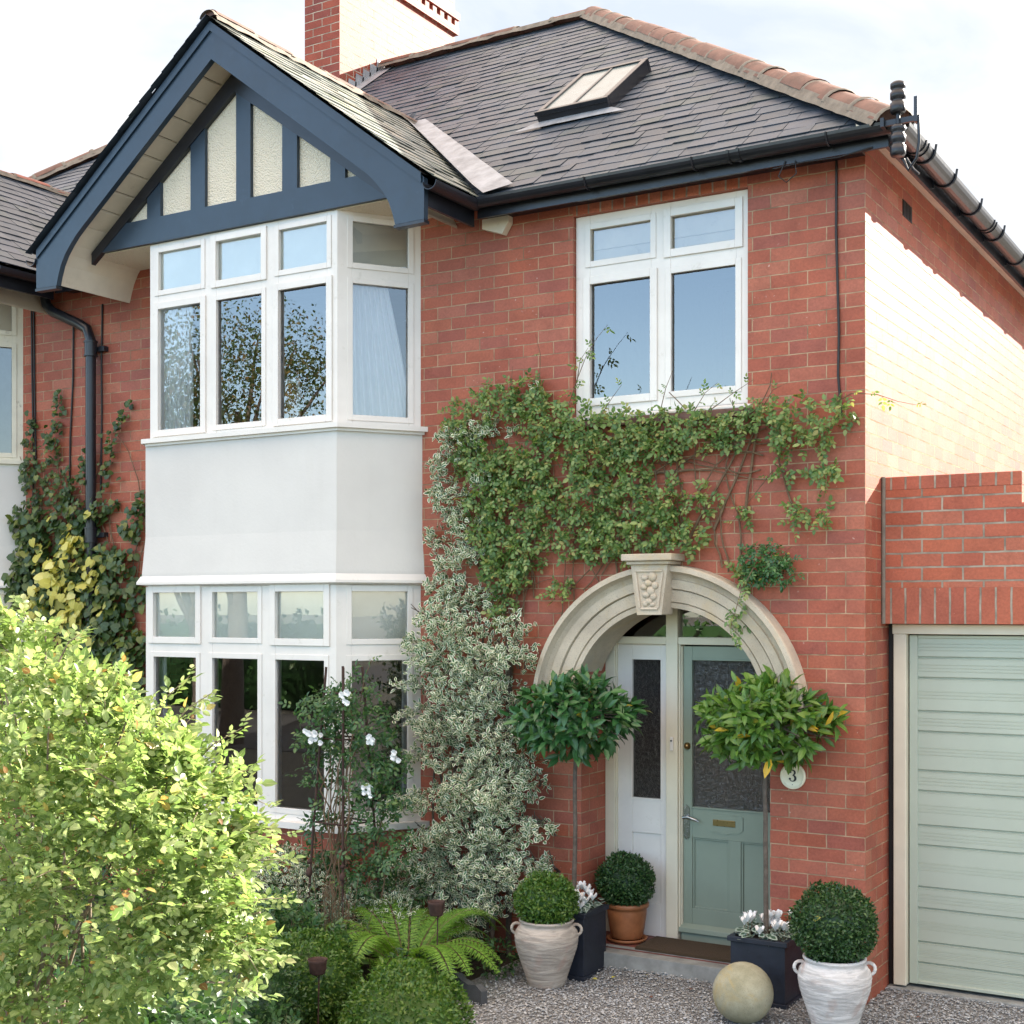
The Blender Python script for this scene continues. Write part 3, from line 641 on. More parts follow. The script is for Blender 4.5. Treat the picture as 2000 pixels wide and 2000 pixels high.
def gable(H, main):
    cx = GX; slope = lambda d: GZ_ - TP * d           # top edge of the bargeboard at distance d from the ridge
    # ---- roughcast panel
    yb = -0.5; hw = 1.56; zb = 5.1365
    pn = MB(); pn.prism([V(cx - hw, yb, zb), V(cx + hw, yb, zb), V(cx + hw, yb, slope(hw) - .16), V(cx, yb, slope(0) - .12), V(cx - hw, yb, slope(hw) - .16)], V(0, .06, 0))
    g = build('gable_panel', pn, 'roughcast', H)
    # ---- timbers
    bm_ = MB(); hb = 1.50
    bm_.prism([V(cx - hb, -.535, 5.135), V(cx + hb, -.535, 5.135), V(cx + hb - .27, -.535, 5.325), V(cx - hb + .27, -.535, 5.325)], V(0, .04, 0))
    build('tie_beam', bm_, 'navy_paint', g, bevel=.004)
    for a, b in [(-5.372, -5.231), (-4.92, -4.775), (-4.468, -4.33), (-4.032, -3.895), (-3.597, -3.467)]:
        a, b = a + .0, b + .0
        s = MB(); za, zb_ = slope(abs(a - cx)) - .27, slope(abs(b - cx)) - .27
        if (a - cx) * (b - cx) < 0: pts = [V(a, -.53, 5.3255), V(b, -.53, 5.3255), V(b, -.53, zb_), V(cx, -.53, slope(0) - .27), V(a, -.53, za)]
        else: pts = [V(a, -.53, 5.3255), V(b, -.53, 5.3255), V(b, -.53, zb_), V(a, -.53, za)]
        s.prism(pts, V(0, .032, 0)); build('stud', s, 'navy_paint', g, bevel=.003)
    for sg in (-1, 1):     # dark raking board against the panel
        r = MB(); P = lambda d, dz: V(cx + sg * d, -.538, slope(d) + dz)
        r.prism([P(0.0, -.26), P(1.49, -.26), P(1.49, -.35), P(0.0, -.41)], V(0, .04, 0)); build('raking_board', r, 'black_paint', g)
    # ---- bargeboards with swept feet
    for sg in (-1, 1):
        X = lambda d: cx + sg * d
        outer = [(0, slope(0)), (1.82, slope(1.82)), (1.845, 5.13), (1.845, 4.862)]
        inner = [(1.615, 4.858), (1.595, 4.93), (1.565, 5.01), (1.52, 5.085), (1.46, 5.155), (1.40, 5.215), (1.33, slope(1.33) - .255), (0, slope(0) - .255)]
        b = MB(); pts = [V(X(d), -.775, z) for d, z in outer + inner]; b.prism(pts, V(0, .045, 0))
        bb = build('bargeboard', b, 'navy_paint', g, bevel=.004)
        mld = MB(); P = lambda d, dz, y: V(X(d), y, slope(d) + dz)
        mld.prism([P(0, .012, -.79), P(1.83, .012, -.79), P(1.83, -.055, -.79), P(0, -.055, -.79)], V(0, .018, 0)); build('cover_mould', mld, 'navy_paint', bb, bevel=.003)
        ft = MB(); ft.prism([V(X(1.85), -.782, 4.858), V(X(1.85), -.782, 4.838), V(X(1.61), -.782, 4.834), V(X(1.61), -.782, 4.854)], V(0, .06, 0)); build('foot_cap', ft, 'black_paint', bb)
        # boarded soffit, following the barge back to the wall
        sp = [(0.0, slope(0) - .215), (1.36, slope(1.36) - .215), (1.43, 5.222), (1.49, 5.165), (1.545, 5.098), (1.59, 5.02), (1.62, 4.94), (1.64, 4.872)]
        if sg > 0: sp = sp[:6]
        so = MB(); yback = [-.53, -.53, -.05, 0, 0, 0, 0, 0]
        for i in range(len(sp) - 1):
            (d0, a0), (d1, a1) = sp[i], sp[i + 1]; yb_ = -.5 if i == 0 else 0.0
            nb = 9 if i == 0 else 1
            for k in range(nb):
                t0, t1 = k / nb, (k + 1) / nb; e0, e1 = t0 + .006, t1 - .006
                q0 = V(X(d0 + (d1 - d0) * e0), -.73, a0 + (a1 - a0) * e0); q1 = V(X(d0 + (d1 - d0) * e1), -.73, a0 + (a1 - a0) * e1)
                so.prism([q0, q1, q1 + V(0, 0, .016), q0 + V(0, 0, .016)], V(0, yb_ + .73, 0))
        build('soffit_board', so, 'soffit_paint', g)
        # roughcast underside between bay and barge foot
        u = MB(); u.box(*sorted((X(.86), X(1.60))), -.5, 0.0, 5.128, 5.16); build('gable_underside', u, 'roughcast', g)
    # ---- eaves box + gutters running back to the main eaves
    for sg in (-1, 1):
        X = lambda d, sg=sg: cx + sg * d
        fb = MB(); x0 = X(1.82); fb.box(min(x0, x0 + sg * .022), max(x0, x0 + sg * .022), -.73, -.17, 4.955, 5.10); build('fascia', fb, 'black_paint', g)
        gt = gutter((X(1.895), -.79, 5.095), (X(1.895), -.235, 5.095)); build('gutter', gt, 'black_paint', g)
        if main and sg > 0: bx_ = MB(); bx_.prism([V(X(1.84), -.008, 4.965), V(X(1.84), -.008, 5.03), V(X(2.05), -.008, 5.03), V(X(2.05), -.008, 4.985), V(X(2.0), -.008, 4.91)], V(0, -.06, 0)); build('eaves_box', bx_, 'soffit_paint', g)
    # ---- slates of the two gable slopes
    n = V(TP, 0, 1).normalized(); vdir = V(-1, 0, TP).normalized(); L = 1.90 / abs(vdir.x)
    o = V(cx + 1.90, 1.9, GZ_ + .035 - TP * 1.90)
    sl = slates(o, (0, -1, 0), vdir, n, 2.74, L)
    sl.clip((cx, 0, 0), (-1, 0, 0)); sl.clip((cx + 1.9, -.83, 0), (0, -1, 0)); sl.clip((cx, 1.70, 0), (1, 1, 0)); build('gable_slates', sl, 'sunlit_slate', g)
    o = V(cx - 1.90, -.85, GZ_ + .035 - TP * 1.90)
    sl = slates(o, (0, 1, 0), V(1, 0, TP).normalized(), V(-TP, 0, 1).normalized(), 2.74, L)
    sl.clip((cx, 0, 0), (1, 0, 0)); sl.clip((cx, -.83, 0), (0, -1, 0)); sl.clip((cx, 1.70, 0), (-1, 1, 0)); build('gable_slates', sl, 'slate', g)
    for sg in (-1, 1):   # deck under the slates
        dk = MB(); dk.add([V(cx, -.80, GZ_ + .015), V(cx + sg * 1.86, -.80, GZ_ + .015 - TP * 1.86), V(cx + sg * 1.86, -.1, GZ_ + .015 - TP * 1.86), V(cx, 1.75, GZ_ + .015)], [(0, 1, 2, 3)]); build('roof_deck', dk, 'black_paint', g)
    t, m = ridge_run((cx, -.80, GZ_ + .02), (cx, 1.72, GZ_ + .02), 6, .075, (0, 0, 1))
    rt = build('ridge_tiles', t, 'ridge_clay' if main else 'red_ridge_clay', g); build('ridge_mortar', m, 'mortar', rt)
    # lead valley where the right slope meets the main roof
    lv = MB()
    for sg in ((1, -1) if main else (1, -1)):
        p0 = V(cx + sg * 1.93, -.20, EZ + TP * (-.20 - EY)); p1 = V(cx, 1.70, GZ_)
        wv = V(sg * .17, 0.06, .05); wu = V(-sg * .07, -.03, .06)
        k = 10; a = [p0.lerp(p1, i / k) + V(0, 0, .045) + (wv * (1.15 - .5 * i / k)) + V(0, 0, random.uniform(0, .006)) for i in range(k + 1)]
        c = [p0.lerp(p1, i / k) + V(0, 0, .055) for i in range(k + 1)]; b = [p0.lerp(p1, i / k) + V(0, 0, .058) + wu for i in range(k + 1)]
        lv.add(a + c + b, [(i, i + 1, i + k + 2, i + k + 1) for i in range(k)] + [(i + k + 1, i + k + 2, i + 2 * k + 3, i + 2 * k + 2) for i in range(k)])
    build('lead_valley', lv, 'lead', g)
    return g

def main_roof(H, main):
    dk = MB(); z = lambda y: EZ + TP * (y - EY)
    e = .15
    # decks of all slopes (they carry the slates and shut out the light)
    P0, P1 = V(e, -e, EZ), V(AP[0], AP[1], AP[2]); B0 = V(e, 7.75, EZ); L0 = V(PARTY, -e, EZ); L1 = V(PARTY, AP[1], AP[2]); L2 = V(PARTY, 7.75, EZ)
    dn = V(0, 0, -.012)
    dk.add([L0 + dn, P0 + dn, P1 + dn, L1 + dn, B0 + dn, L2 + dn], [(0, 1, 2, 3), (1, 4, 2), (4, 5, 3, 2)])
    rf = build('roof', dk, 'black_paint', H)
    n = V(0, -TP, 1).normalized(); v = V(0, 1, TP).normalized(); L = (AP[1] + .22) / v.y
    o = V(PARTY, -.21, z(-.21))
    A = slates(o, (1, 0, 0), v, n, -PARTY + .3, L)
    B = MB(); B.v, B.f, B.sm = list(A.v), list(A.f), list(A.sm)
    A.clip((GX, 0, 0), (-1, 0, 0)); A.clip((0, 0, 0), (1, 1, 0)); A.clip((-4.48 + 1.78, -.1, 0), (-1, -1, 0)); A.clip((0, AP[1], 0), (0, 1, 0))
    B.clip((GX, 0, 0), (1, 0, 0)); B.clip((GX, 1.68, 0), (1, -1, 0)); B.clip((PARTY, 0, 0), (-1, 0, 0)); B.clip((0, AP[1], 0), (0, 1, 0))
    A.add(B.v, B.f); build('roof_slates', A, 'slate', rf)
    t, m = ridge_run((.23, -.23, EZ - .05), AP, 18 if main else 18, .125, (0, 0, 1), .02)
    ht = build('hip_tiles', t, 'ridge_clay' if main else 'ridge_clay', rf); build('hip_mortar', m, 'mortar', ht)
    t, m = ridge_run((AP[0], AP[1], AP[2]), (PARTY + (.25 if main else 0), AP[1], AP[2]), 6, .11, (0, 0, 1), .02)
    rt = build('ridge_tiles', t, 'ridge_clay', rf); build('ridge_mortar', m, 'mortar', rt)
    # front fascia, soffit, gutter
    for x0, x1 in ((-2.60, .19), (PARTY, -6.36)):
        f = MB(); f.box(x0, x1, -.192, -.17, 5.0, 5.125); build('fascia', f, 'black_paint', H)
        f = MB(); f.box(x0, min(x1, .0), -.17, 0.0, 5.035, 5.05); build('soffit', f, 'black_paint', H)
        gt = gutter((x0 - (.02 if x0 > PARTY else 0), -.25, 5.108), (x1 + .07 if x1 > 0 else x1, -.25, 5.108), .058)
        go = build('gutter', gt, 'black_paint', H)
        if x0 > PARTY:
            for bx in (-1.72, -.98, -.14):
                b = MB()
                b.tube([V(bx, -.25 + .064 * math.cos(math.pi * (1 + i / 8)), 5.108 + .064 * math.sin(math.pi * (1 + i / 8))) for i in range(9)] + [V(bx, -.186, 5.14)], .006, 5); b.box(bx - .006, bx + .006, -.196, -.19, 5.03, 5.09)
                build('bracket', b, 'black_paint', go)
    return rf

def chimney(rf):
    m = MB(); x0, x1, y0, y1 = -6.81, -6.35, 3.06, 5.2
    m.box(x0, x1, y0, y1, 6.9, 9.9); c = build('chimney', m, 'chimney_brick', rf)
    d = MB(); d.box(x0 - .035, x1 + .035, y0 - .035, y1 + .035, 9.02, 9.105); d.box(x0 - .045, x1 + .045, y0 - .045, y1 + .045, 9.19, 9.27)
    k = y0
    while k < y1: d.box(x1 - .001, x1 + .03, k, k + .075, 9.105, 9.19); k += .15
    k = x0
    while k < x1: d.box(k, k + .075, y0 - .03, y0 + .001, 9.105, 9.19); k += .15
    build('corbel_course', d, 'chimney_brick', c)
    f = MB(); z = lambda y: EZ + TP * (y - EY); y = 3.06; n = 6; st = (AP[1] - 3.06) / n
    for i in range(n):     # stepped lead flashing + soaker along the slope
        ya, yb = 3.06 + st * i, 3.06 + st * (i + 1)
        f.poly([V(x1 + .006, ya, z(ya) + .01), V(x1 + .006, yb + .03, z(yb + .03) + .01), V(x1 + .006, yb + .03, z(yb) + .09), V(x1 + .006, ya + .02, z(yb) + .09)])
    f.poly([V(x1 + .006, 3.0, z(3.0) + .03), V(x1 + .17, 3.0, z(3.0) + .026), V(x1 + .16, AP[1], z(AP[1]) + .026), V(x1 + .006, AP[1], z(AP[1]) + .03)])
    f.poly([V(x0 - .1, 2.93, z(2.93) + .03), V(x1 + .17, 2.93, z(2.93) + .03), V(x1 + .17, 3.06, z(3.06) + .04), V(x0 - .1, 3.06, z(3.06) + .04)])
    build('chimney_flashing', f, 'lead', c)

def skylight(rf):
    n = V(0, -TP, 1).normalized(); v = V(0, 1, TP).normalized(); u = V(1, 0, 0)
    o = V(-2.795, 1.00, EZ + TP * (1.00 - EY)); W = .60; L = .90; h = .115
    m = MB(); t = .045
    m.obox(o, u * W, v * t, n * h); m.obox(o + v * (L - t), u * W, v * t, n * h); m.obox(o + v * t, u * t, v * (L - 2 * t), n * h); m.obox(o + u * (W - t) + v * t, u * t, v * (L - 2 * t), n * h)
    m.obox(o + u * (W / 2 - .012) + v * t, u * .024, v * (L - 2 * t), n * (h - .004))
    m.obox(o - v * .012 - u * .008 + n * (h - .03), u * (W + .016), v * .0115, n * .034)
    s = build('skylight', m, 'black_paint', rf, bevel=.004)
    g = MB(); a = o + v * t + u * t + n * (h - .012)
    g.quad(a, a + u * (W - 2 * t), a + u * (W - 2 * t) + v * (L - 2 * t), a + v * (L - 2 * t)); build('pane', g, 'skylight_glass', s)
    f = MB(); k = 8; p = [o - u * .17 + u * ((W + .34) * i / k) - v * (.10 + random.uniform(-.006, .006)) + n * .03 for i in range(k + 1)]; q = [o - u * .02 + u * ((W + .04) * i / k) + n * .04 for i in range(k + 1)]
    f.add(p + q, [(i, i + 1, i + k + 2, i + k + 1) for i in range(k)]); build('lead_apron', f, 'lead', rf)

def arch_doorway(H):
    ac, sp, ri, ro = -1.28, 1.69, .67, .94; N = 40
    A = [math.pi * i / N for i in range(N + 1)]
    # moulded stone arch: section (radius, proud)
    sec = [(ri, .30), (ri, -.035), (ri + .032, -.040), (ri + .036, -.028), (ri + .042, -.045), (ri + .115, -.052), (ri + .119, -.038), (ri + .125, -.066), (ri + .180, -.072), (ri + .185, -.055), (ri + .195, -.060), (ri + .215, -.078), (ri + .228, -.105), (ri + .234, -.125), (ro - .006, -.125), (ro, -.115), (ro + .004, .0)]
    m = MB(); pts = [[V(ac + r * math.cos(a), y, sp + r * math.sin(a)) for r, y in sec] for a in A]; k = len(sec)
    m.add(sum(pts, []), [(i * k + j, i * k + j + 1, (i + 1) * k + j + 1, (i + 1) * k + j) for i in range(N) for j in range(k - 1)])
    for e in (0, N): m.poly(pts[e])
    a_ = build('stone_arch', m, 'arch_stone', H)
    # keystone
    kx = -1.33
    m = MB(); 
    def frus(wb, wt, z0, z1, y0, y1): m.prism([V(kx - wb, y0, z0), V(kx + wb, y0, z0), V(kx + wt, y0, z1), V(kx - wt, y0, z1)], V(0, y1 - y0, 0))
    frus(.085, .128, 2.315, 2.632, -.165, .0)
    m.box(kx - .15, kx + .15, -.19, 0, 2.633, 2.655); m.box(kx - .175, kx + .175, -.215, 0, 2.656, 2.70)
    for z0, z1, w0, w1 in ((2.345, 2.36, .062, .064), (2.585, 2.60, .098, .10)): m.box(kx - w0, kx + w0, -.176, -.164, z0, z1)
    for sg in (-1, 1): m.prism([V(kx + sg * .055, -.176, 2.36), V(kx + sg * .07, -.176, 2.36), V(kx + sg * .101, -.176, 2.585), V(kx + sg * .086, -.176, 2.585)], V(0, .012, 0))
    ks = build('keystone', m, 'arch_stone', H, bevel=.006)
    c = MB()     # carved fruit and leaves
    for i, (dx, dz, r) in enumerate([(-.03, 2.55, .026), (.025, 2.555, .03), (-.005, 2.515, .03), (.04, 2.50, .024), (-.035, 2.49, .026), (.012, 2.465, .03), (-.02, 2.44, .028), (.03, 2.43, .024), (.0, 2.40, .028), (-.025, 2.385, .02), (.022, 2.38, .02)]):
        c.ball((kx + dx, -.166, dz), r, 10, 6, (1, .55, 1 if i % 2 else .7), .12)
    build('carving', c, 'arch_stone', ks)
    # brick spandrel between arch and rectangular opening in the wall
    f = MB(); x0, x1, zt = -1.97, -.59, 2.45
    for i in range(N):
        a, b = A[i], A[i + 1]; q = lambda t: V(ac + (ri + .02) * math.cos(t), 0, sp + (ri + .02) * math.sin(t))
        f.quad(q(a), V(q(a).x, 0, zt), V(q(b).x, 0, zt), q(b))
    for sg, xx in ((1, -1.905), (-1, -.59)):
        # inner pier reveals and the flat below springing
        f.quad((xx, 0, -.1), (xx, .35, -.1), (xx, .35, sp + .3), (xx, 0, sp + .3))
    f.quad((-1.97, 0, -.1), (-1.905, 0, -.1), (-1.905, 0, sp), (-1.97, 0, sp))
    build('porch_brickwork', f, 'brick', H)
    # porch floor and step
    f = MB(); f.box(-1.905, -.585, -.02, .40, -.05, .142); build('porch_floor', f, 'quarry_tile', H)
    s = MB(); s.box(-1.96, -.50, -.135, -.021, -.05, .135); s.box(-1.90, -.59, -.02, .03, .1425, .146); build('doorstep', s, 'concrete', H, bevel=.008)
    # ---- door screen
    y = .35
    def slab(mb, x0, x1, z0, z1, y0, y1): mb.box(x0, x1, y0, y1, z0, z1)
    fr = MB()
    slab(fr, -1.905, -1.832, .143, 2.45, y - .0, y + .09)            # left jamb
    slab(fr, -1.832, -1.822, .143, 2.13, y + .012, y + .09)
    slab(fr, -1.445, -1.36, .143, 2.45, y - .012, y + .09)           # post
    slab(fr, -1.36, -1.348, .21, 2.115, y + .006, y + .088); slab(fr, -1.348, -1.339, .21, 2.106, y + .02, y + .085)
    slab(fr, -1.822, -1.446, 2.115, 2.165, y - .006, y + .09); slab(fr, -1.359, -.585, 2.115, 2.165, y - .006, y + .09)   # transom
    slab(fr, -1.832, -1.446, 2.395, 2.45, y + .004, y + .085); slab(fr, -1.359, -.585, 2.395, 2.45, y + .004, y + .085)
    slab(fr, -.64, -.586, .143, 2.114, y + .002, y + .09)            # right jamb (behind the pier)
    df = build('door_frame', fr, 'cream_paint', H, bevel=.004)
    g = MB()
    for a, b in ((-1.82, -1.446), (-1.35, -.60)): g.quad((a, y + .03, 2.165), (b, y + .03, 2.165), (b, y + .03, 2.395), (a, y + .03, 2.395))
    build('fanlight', g, 'glass', df)
    sl = MB(); X = (-1.822, -1.446)
    yy = y + .03
    slab(sl, X[0], -1.714, .143, 2.114, yy, yy + .05); slab(sl, -1.501, X[1], .143, 2.114, yy, yy + .05)
    slab(sl, -1.714, -1.501, 2.009, 2.114, yy + .0005, yy + .05); slab(sl, -1.714, -1.501, .835, 1.072, yy + .0005, yy + .05); slab(sl, -1.714, -1.501, .143, .365, yy + .0005, yy + .05)
    slab(sl, -1.714, -1.501, .365, .835, yy + .014, yy + .05)
    for a, b, c, d in ((-1.726, -1.714, 1.06, 2.021), (-1.501, -1.489, 1.06, 2.021)): slab(sl, a, b, c, d, yy - .006, yy - .0005)
    slab(sl, -1.714, -1.501, 1.06, 1.072, yy - .006, yy); slab(sl, -1.714, -1.501, 2.009, 2.021, yy - .006, yy)
    sd = build('sidelight', sl, 'white_paint', df, bevel=.004)
    g = MB(); g.quad((-1.714, yy + .02, 1.072), (-1.501, yy + .02, 1.072), (-1.501, yy + .02, 2.009), (-1.714, yy + .02, 2.009)); build('sidelight_pane', g, 'dark_glass', df)
    bl = MB(); bl.box(-1.41, -1.388, y - .026, y - .0125, 1.408, 1.50); build('doorbell', bl, 'white_paint', df, bevel=.003)
    bl = MB(); bl.lathe((0, 0, 0), [(0, 0), (.006, 0), (.006, .004), (0, .004)], 10); bl.v = [(-1.399 + a, y - .026 - c, 1.475 + b) for a, b, c in bl.v]; build('bell_push', bl, 'black_ink', df)
    # ---- the door itself
    d = MB(); x0, x1 = -1.338, -.63; yd = y + .035
    P = [(-1.274, -1.014), (-.932, -.69)]
    slab(d, x0, -1.274, .205, 2.105, yd, yd + .044); slab(d, -.69, x1, .205, 2.105, yd, yd + .044)
    slab(d, -1.274, -.69, 2.011, 2.105, yd + .0005, yd + .044); slab(d, -1.274, -.69, .834, 1.039, yd + .0005, yd + .044); slab(d, -1.274, -.69, .205, .366, yd + .0005, yd + .044)
    slab(d, -1.014, -.932, .366, .834, yd + .0005, yd + .044)
    for a, b in P:
        slab(d, a, b, .366, .834, yd + .02, yd + .044)
        for q in ((a, a + .012, .366, .834), (b - .012, b, .366, .834), (a + .012, b - .012, .366, .378), (a + .012, b - .012, .822, .834)): slab(d, *q, yd + .008, yd + .0195)
    for q in ((-1.286, -1.274, 1.027, 2.023), (-.69, -.678, 1.027, 2.023), (-1.274, -.69, 1.027, 1.039), (-1.274, -.69, 2.011, 2.023)): slab(d, *q, yd - .006, yd - .0003)
    d.prism([V(x0 - .02, yd - .001, .205), V(x0 - .02, yd - .034, .205), V(x0 - .02, yd - .030, .235), V(x0 - .02, yd - .001, .262)], V(x1 - x0 + .02, 0, 0))
    slab(d, x0 - .01, x1, .143, .2, yd - .012, yd + .04)
    do = build('front_door', d, 'sage_paint', H, bevel=.003)
    g = MB(); g.quad((-1.274, yd + .02, 1.039), (-.69, yd + .02, 1.039), (-.69, yd + .02, 2.011), (-1.274, yd + .02, 2.011)); build('door_pane', g, 'frosted_glass', do)
    lp = MB(); cx = -1.046
    lp.prism([V(cx - .13, yd - .006, .99), V(cx - .13, yd - .006, .905), V(cx - .10, yd - .006, .885), V(cx - .05, yd - .006, .882), V(cx, yd - .006, .870), V(cx + .05, yd - .006, .882), V(cx + .10, yd - .006, .885), V(cx + .13, yd - .006, .905), V(cx + .13, yd - .006, .99), V(cx + .115, yd - .006, 1.0), V(cx - .115, yd - .006, 1.0)], V(0, .0055, 0))
    lt = build('letter_plate', lp, 'sage_paint', do, bevel=.002)
    lp = MB(); lp.box(cx - .078, cx + .078, yd - .011, yd - .0065, .925, .967); build('letter_flap', lp, 'brass', lt, bevel=.002)
    hd = MB(); hx = -1.312
    hd.prism([V(hx - .02, yd - .008, .835), V(hx, yd - .008, .815), V(hx + .02, yd - .008, .835), V(hx + .02, yd - .008, 1.03), V(hx, yd - .008, 1.052), V(hx - .02, yd - .008, 1.03)], V(0, .0078, 0))
    hd.tube([V(hx, yd - .006, .965), V(hx, yd - .035, .965)], .011, 10); hd.tube([V(hx - .015, yd - .036, .967), V(hx + .02, yd - .036, .972), V(hx + .055, yd - .036, .962), V(hx + .08, yd - .034, .955), V(hx + .098, yd - .03, .945)], [.011, .010, .009, .009, .005], 10)
    hd.tube([V(hx, yd - .01, .885), V(hx, yd - .006, .885)], .006, 8)
    build('door_handle', hd, 'chrome', do, bevel=.0015)
    kb = MB(); kb.lathe((0, 0, 0), [(0, 0), (.024, 0), (.024, .006), (.016, .01), (.016, .02), (0, .024)], 16); kb.v = [(-1.308 + a, yd - c, 1.44 + b) for a, b, c in kb.v]; build('door_lock', kb, 'brass', do)
    # hall behind
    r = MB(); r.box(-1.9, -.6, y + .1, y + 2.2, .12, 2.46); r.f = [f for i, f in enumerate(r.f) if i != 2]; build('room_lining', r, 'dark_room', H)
    c = MB(); c.quad((-1.97, 0.0, 2.449), (-.59, 0, 2.449), (-.59, y + .1, 2.449), (-1.97, y + .1, 2.449)); build('porch_ceiling', c, 'cream_paint', H)

def upper_window(H):
    f = facet_window(H, (-1.962, .035), (-.736, .035), 3.635, 4.966, [(.106, .552), (.690, 1.137)], [(3.745, 4.51), (4.657, 4.876)], opening=((0, 0), (1, 1)), depth=.06)
    s = MB(); s.prism([V(-1.985, .03, 3.60), V(-1.985, -.03, 3.60), V(-1.985, -.03, 3.615), V(-1.985, .03, 3.634)], V(1.275, 0, 0)); build('window_sill', s, 'white_paint', f, bevel=.003)
    s = MB(); s.box(-2.0, -.70, -.045, .03, 3.545, 3.598); build('tile_sill', s, 'ridge_clay', f, bevel=.008)
    b = MB()
    for a, c in ((-1.87, -1.395), (-1.285, -.81)):
        b.quad((a, .085, 4.755), (c, .085, 4.755), (c, .085, 4.90), (a, .085, 4.90)); b.box(a, c, .079, .091, 4.743, 4.756)
        b.quad((a, .092, 4.60), (c, .092, 4.60), (c, .092, 4.756), (a, .092, 4.756))
    build('blind', b, 'soffit_paint', f)
    r = MB(); r.box(-1.96, -.74, .11, 2.6, 3.62, 4.98); r.f = [q for i, q in enumerate(r.f) if i != 2]; build('room_lining', r, 'room_plaster', H)

def house(main=True):
    global MIRROR
    MIRROR = None if main else PARTY
    if main: H = thing('brick_house', 'red brick house with blue timbered gable, white two storey bay and arched porch', 'house', (-3.3, 0, 0))
    else: H = thing('neighbouring_house', 'adjoining house at the left edge with red ridge tiles and peeling cream window', 'house', (-9.9, 0, 0))
    # ---- walls
    wl = MB(); hol = [(-5.6, -3.33, .86, 2.5), (-5.6, -3.33, 3.66, 5.1)]
    if main: hol += [(-1.965, -.735, 3.6, 4.968)]
    xs = sorted({PARTY, 0.0, -5.6, -3.33, -1.965, -.735, -1.97, -.59}); zs = sorted({-.2, .86, 2.45, 2.5, 3.6, 3.66, 4.968, 5.1, 5.165, -.1})
    door = [(-1.97, -.59, -.2, 2.45)] if main else []
    wall_cells(wl, xs, zs, hol + door, 0.0, .1)
    if main:   # drop the reveal faces of the door hole (the porch has its own)
        wl.v = wl.v[:-16]; wl.f = wl.f[:-4]; wl.sm = wl.sm[:-4]
        wl.quad((0, 0, -.2), (0, 7.6, -.2), (0, 7.6, 5.165), (0, 0, 5.165)); wl.quad((0, 7.6, -.2), (PARTY, 7.6, -.2), (PARTY, 7.6, 5.165), (0, 7.6, 5.165))
    else:
        wl.quad((0, 0, -.2), (0, 7.6, -.2), (0, 7.6, 5.165), (0, 0, 5.165))
    build('wall', wl, 'brick', H)
    bay(H, main); gable(H, main); rf = main_roof(H, main)
    if main:
        sc = MB(); sc.box(-1.963, -.737, -.003, .036, 4.97, 5.034); build('soldier_course', sc, 'soldier_brick', H, uv_off=(0, -4.8))
        chimney(rf); skylight(rf); upper_window(H); arch_doorway(H)
        # side eaves: sloping boarded soffit, fascia, gutter on brackets
        s = MB(); s.prism([V(.001, -.19, 5.165), V(.001, -.19, 5.15), V(.168, -.19, 5.035), V(.168, -.19, 5.05)], V(0, 7.9, 0)); build('soffit', s, 'soffit_paint', H)
        s = MB(); s.box(.169, .19, -.169, 7.75, 5.0, 5.13); build('fascia', s, 'black_paint', H)
        gt = gutter((.262, 7.75, 5.10), (.262, -.25, 5.10), .066); go = build('gutter', gt, 'black_paint', H)
        for y in (.30, .83, 1.55, 2.3, 3.1, 3.9, 4.7, 5.5):
            b = MB(); b.tube([V(.262 + .073 * math.cos(math.pi * (1 + i / 8)), y, 5.10 + .073 * math.sin(math.pi * (1 + i / 8))) for i in range(9)] + [V(.34, y, 5.13)], .008, 6); b.box(.19, .197, y - .01, y + .01, 5.03, 5.12); build('bracket', b, 'black_paint', go)
        vt = MB(); vt.box(-.002, .004, .815, 1.04, 4.885, 4.99)
        for k in range(6): vt.box(.004, .007, .825 + k * .035, .835 + k * .035, 4.89, 4.985)
        build('air_brick', vt, 'cable_black', H)
        # shared drainpipe
        p = MB(); p.tube([V(-6.97, -.16, 5.10), V(-6.97, -.15, 5.0), V(-6.965, -.14, 4.93), V(-6.91, -.12, 4.87), V(-6.62, -.09, 4.74), V(-6.53, -.085, 4.69), V(-6.49, -.085, 4.60), V(-6.487, -.085, 4.4), V(-6.487, -.085, 0.0)], .043, 12)
        dp = build('drainpipe', p, 'black_paint', H)
        for z in (4.52, 2.97, 1.2):
            c = MB(); c.tube([V(-6.487, -.085, z - .05), V(-6.487, -.085, z + .05)], .052, 12); c.tube([V(-6.487, -.085, z + .05), V(-6.487, -.085, z + .065)], .058, 12); c.tube([V(-6.487, -.085, z - .065), V(-6.487, -.085, z - .05)], .058, 12)
            c.box(-6.60, -6.37, -.05, -.001, z - .02, z + .02); build('pipe_collar', c, 'black_paint', dp)
        # cables clipped to the brick
        for nm, pts in (('a', [(-.17, 5.03), (-.172, 4.6), (-.165, 4.35), (-.155, 4.0), (-.16, 3.75), (-.14, 3.5)]), ('b', [(-7.31, 5.0), (-7.30, 4.4), (-7.28, 3.6), (-7.3, 3.0)]), ('c', [(-6.78, 4.76), (-6.785, 4.3), (-6.82, 3.8), (-6.83, 3.2)]), ('d', [(-6.43, 4.9), (-6.44, 4.4), (-6.435, 4.0), (-6.45, 3.3)]), ('e', [(-7.28, 5.0), (-7.27, 4.3), (-7.25, 3.6)])):
            c = MB(); c.tube([V(x, -.012, z) for x, z in pts], .008, 6); build('cable', c, 'cable_black', H)
        c = MB(); c.tube([V(.1, -.2, 5.01), V(-.1, -.2, 4.985), V(-.3, -.195, 4.995), V(-.5, -.198, 4.985)], .005, 5); c.tube([V(-.42, -.2, 5.02), V(-.46, -.21, 4.93), V(-.41, -.215, 4.885), V(-.35, -.21, 4.93), V(-.36, -.2, 5.01)], .004, 5); build('cable', c, 'cable_black', H)
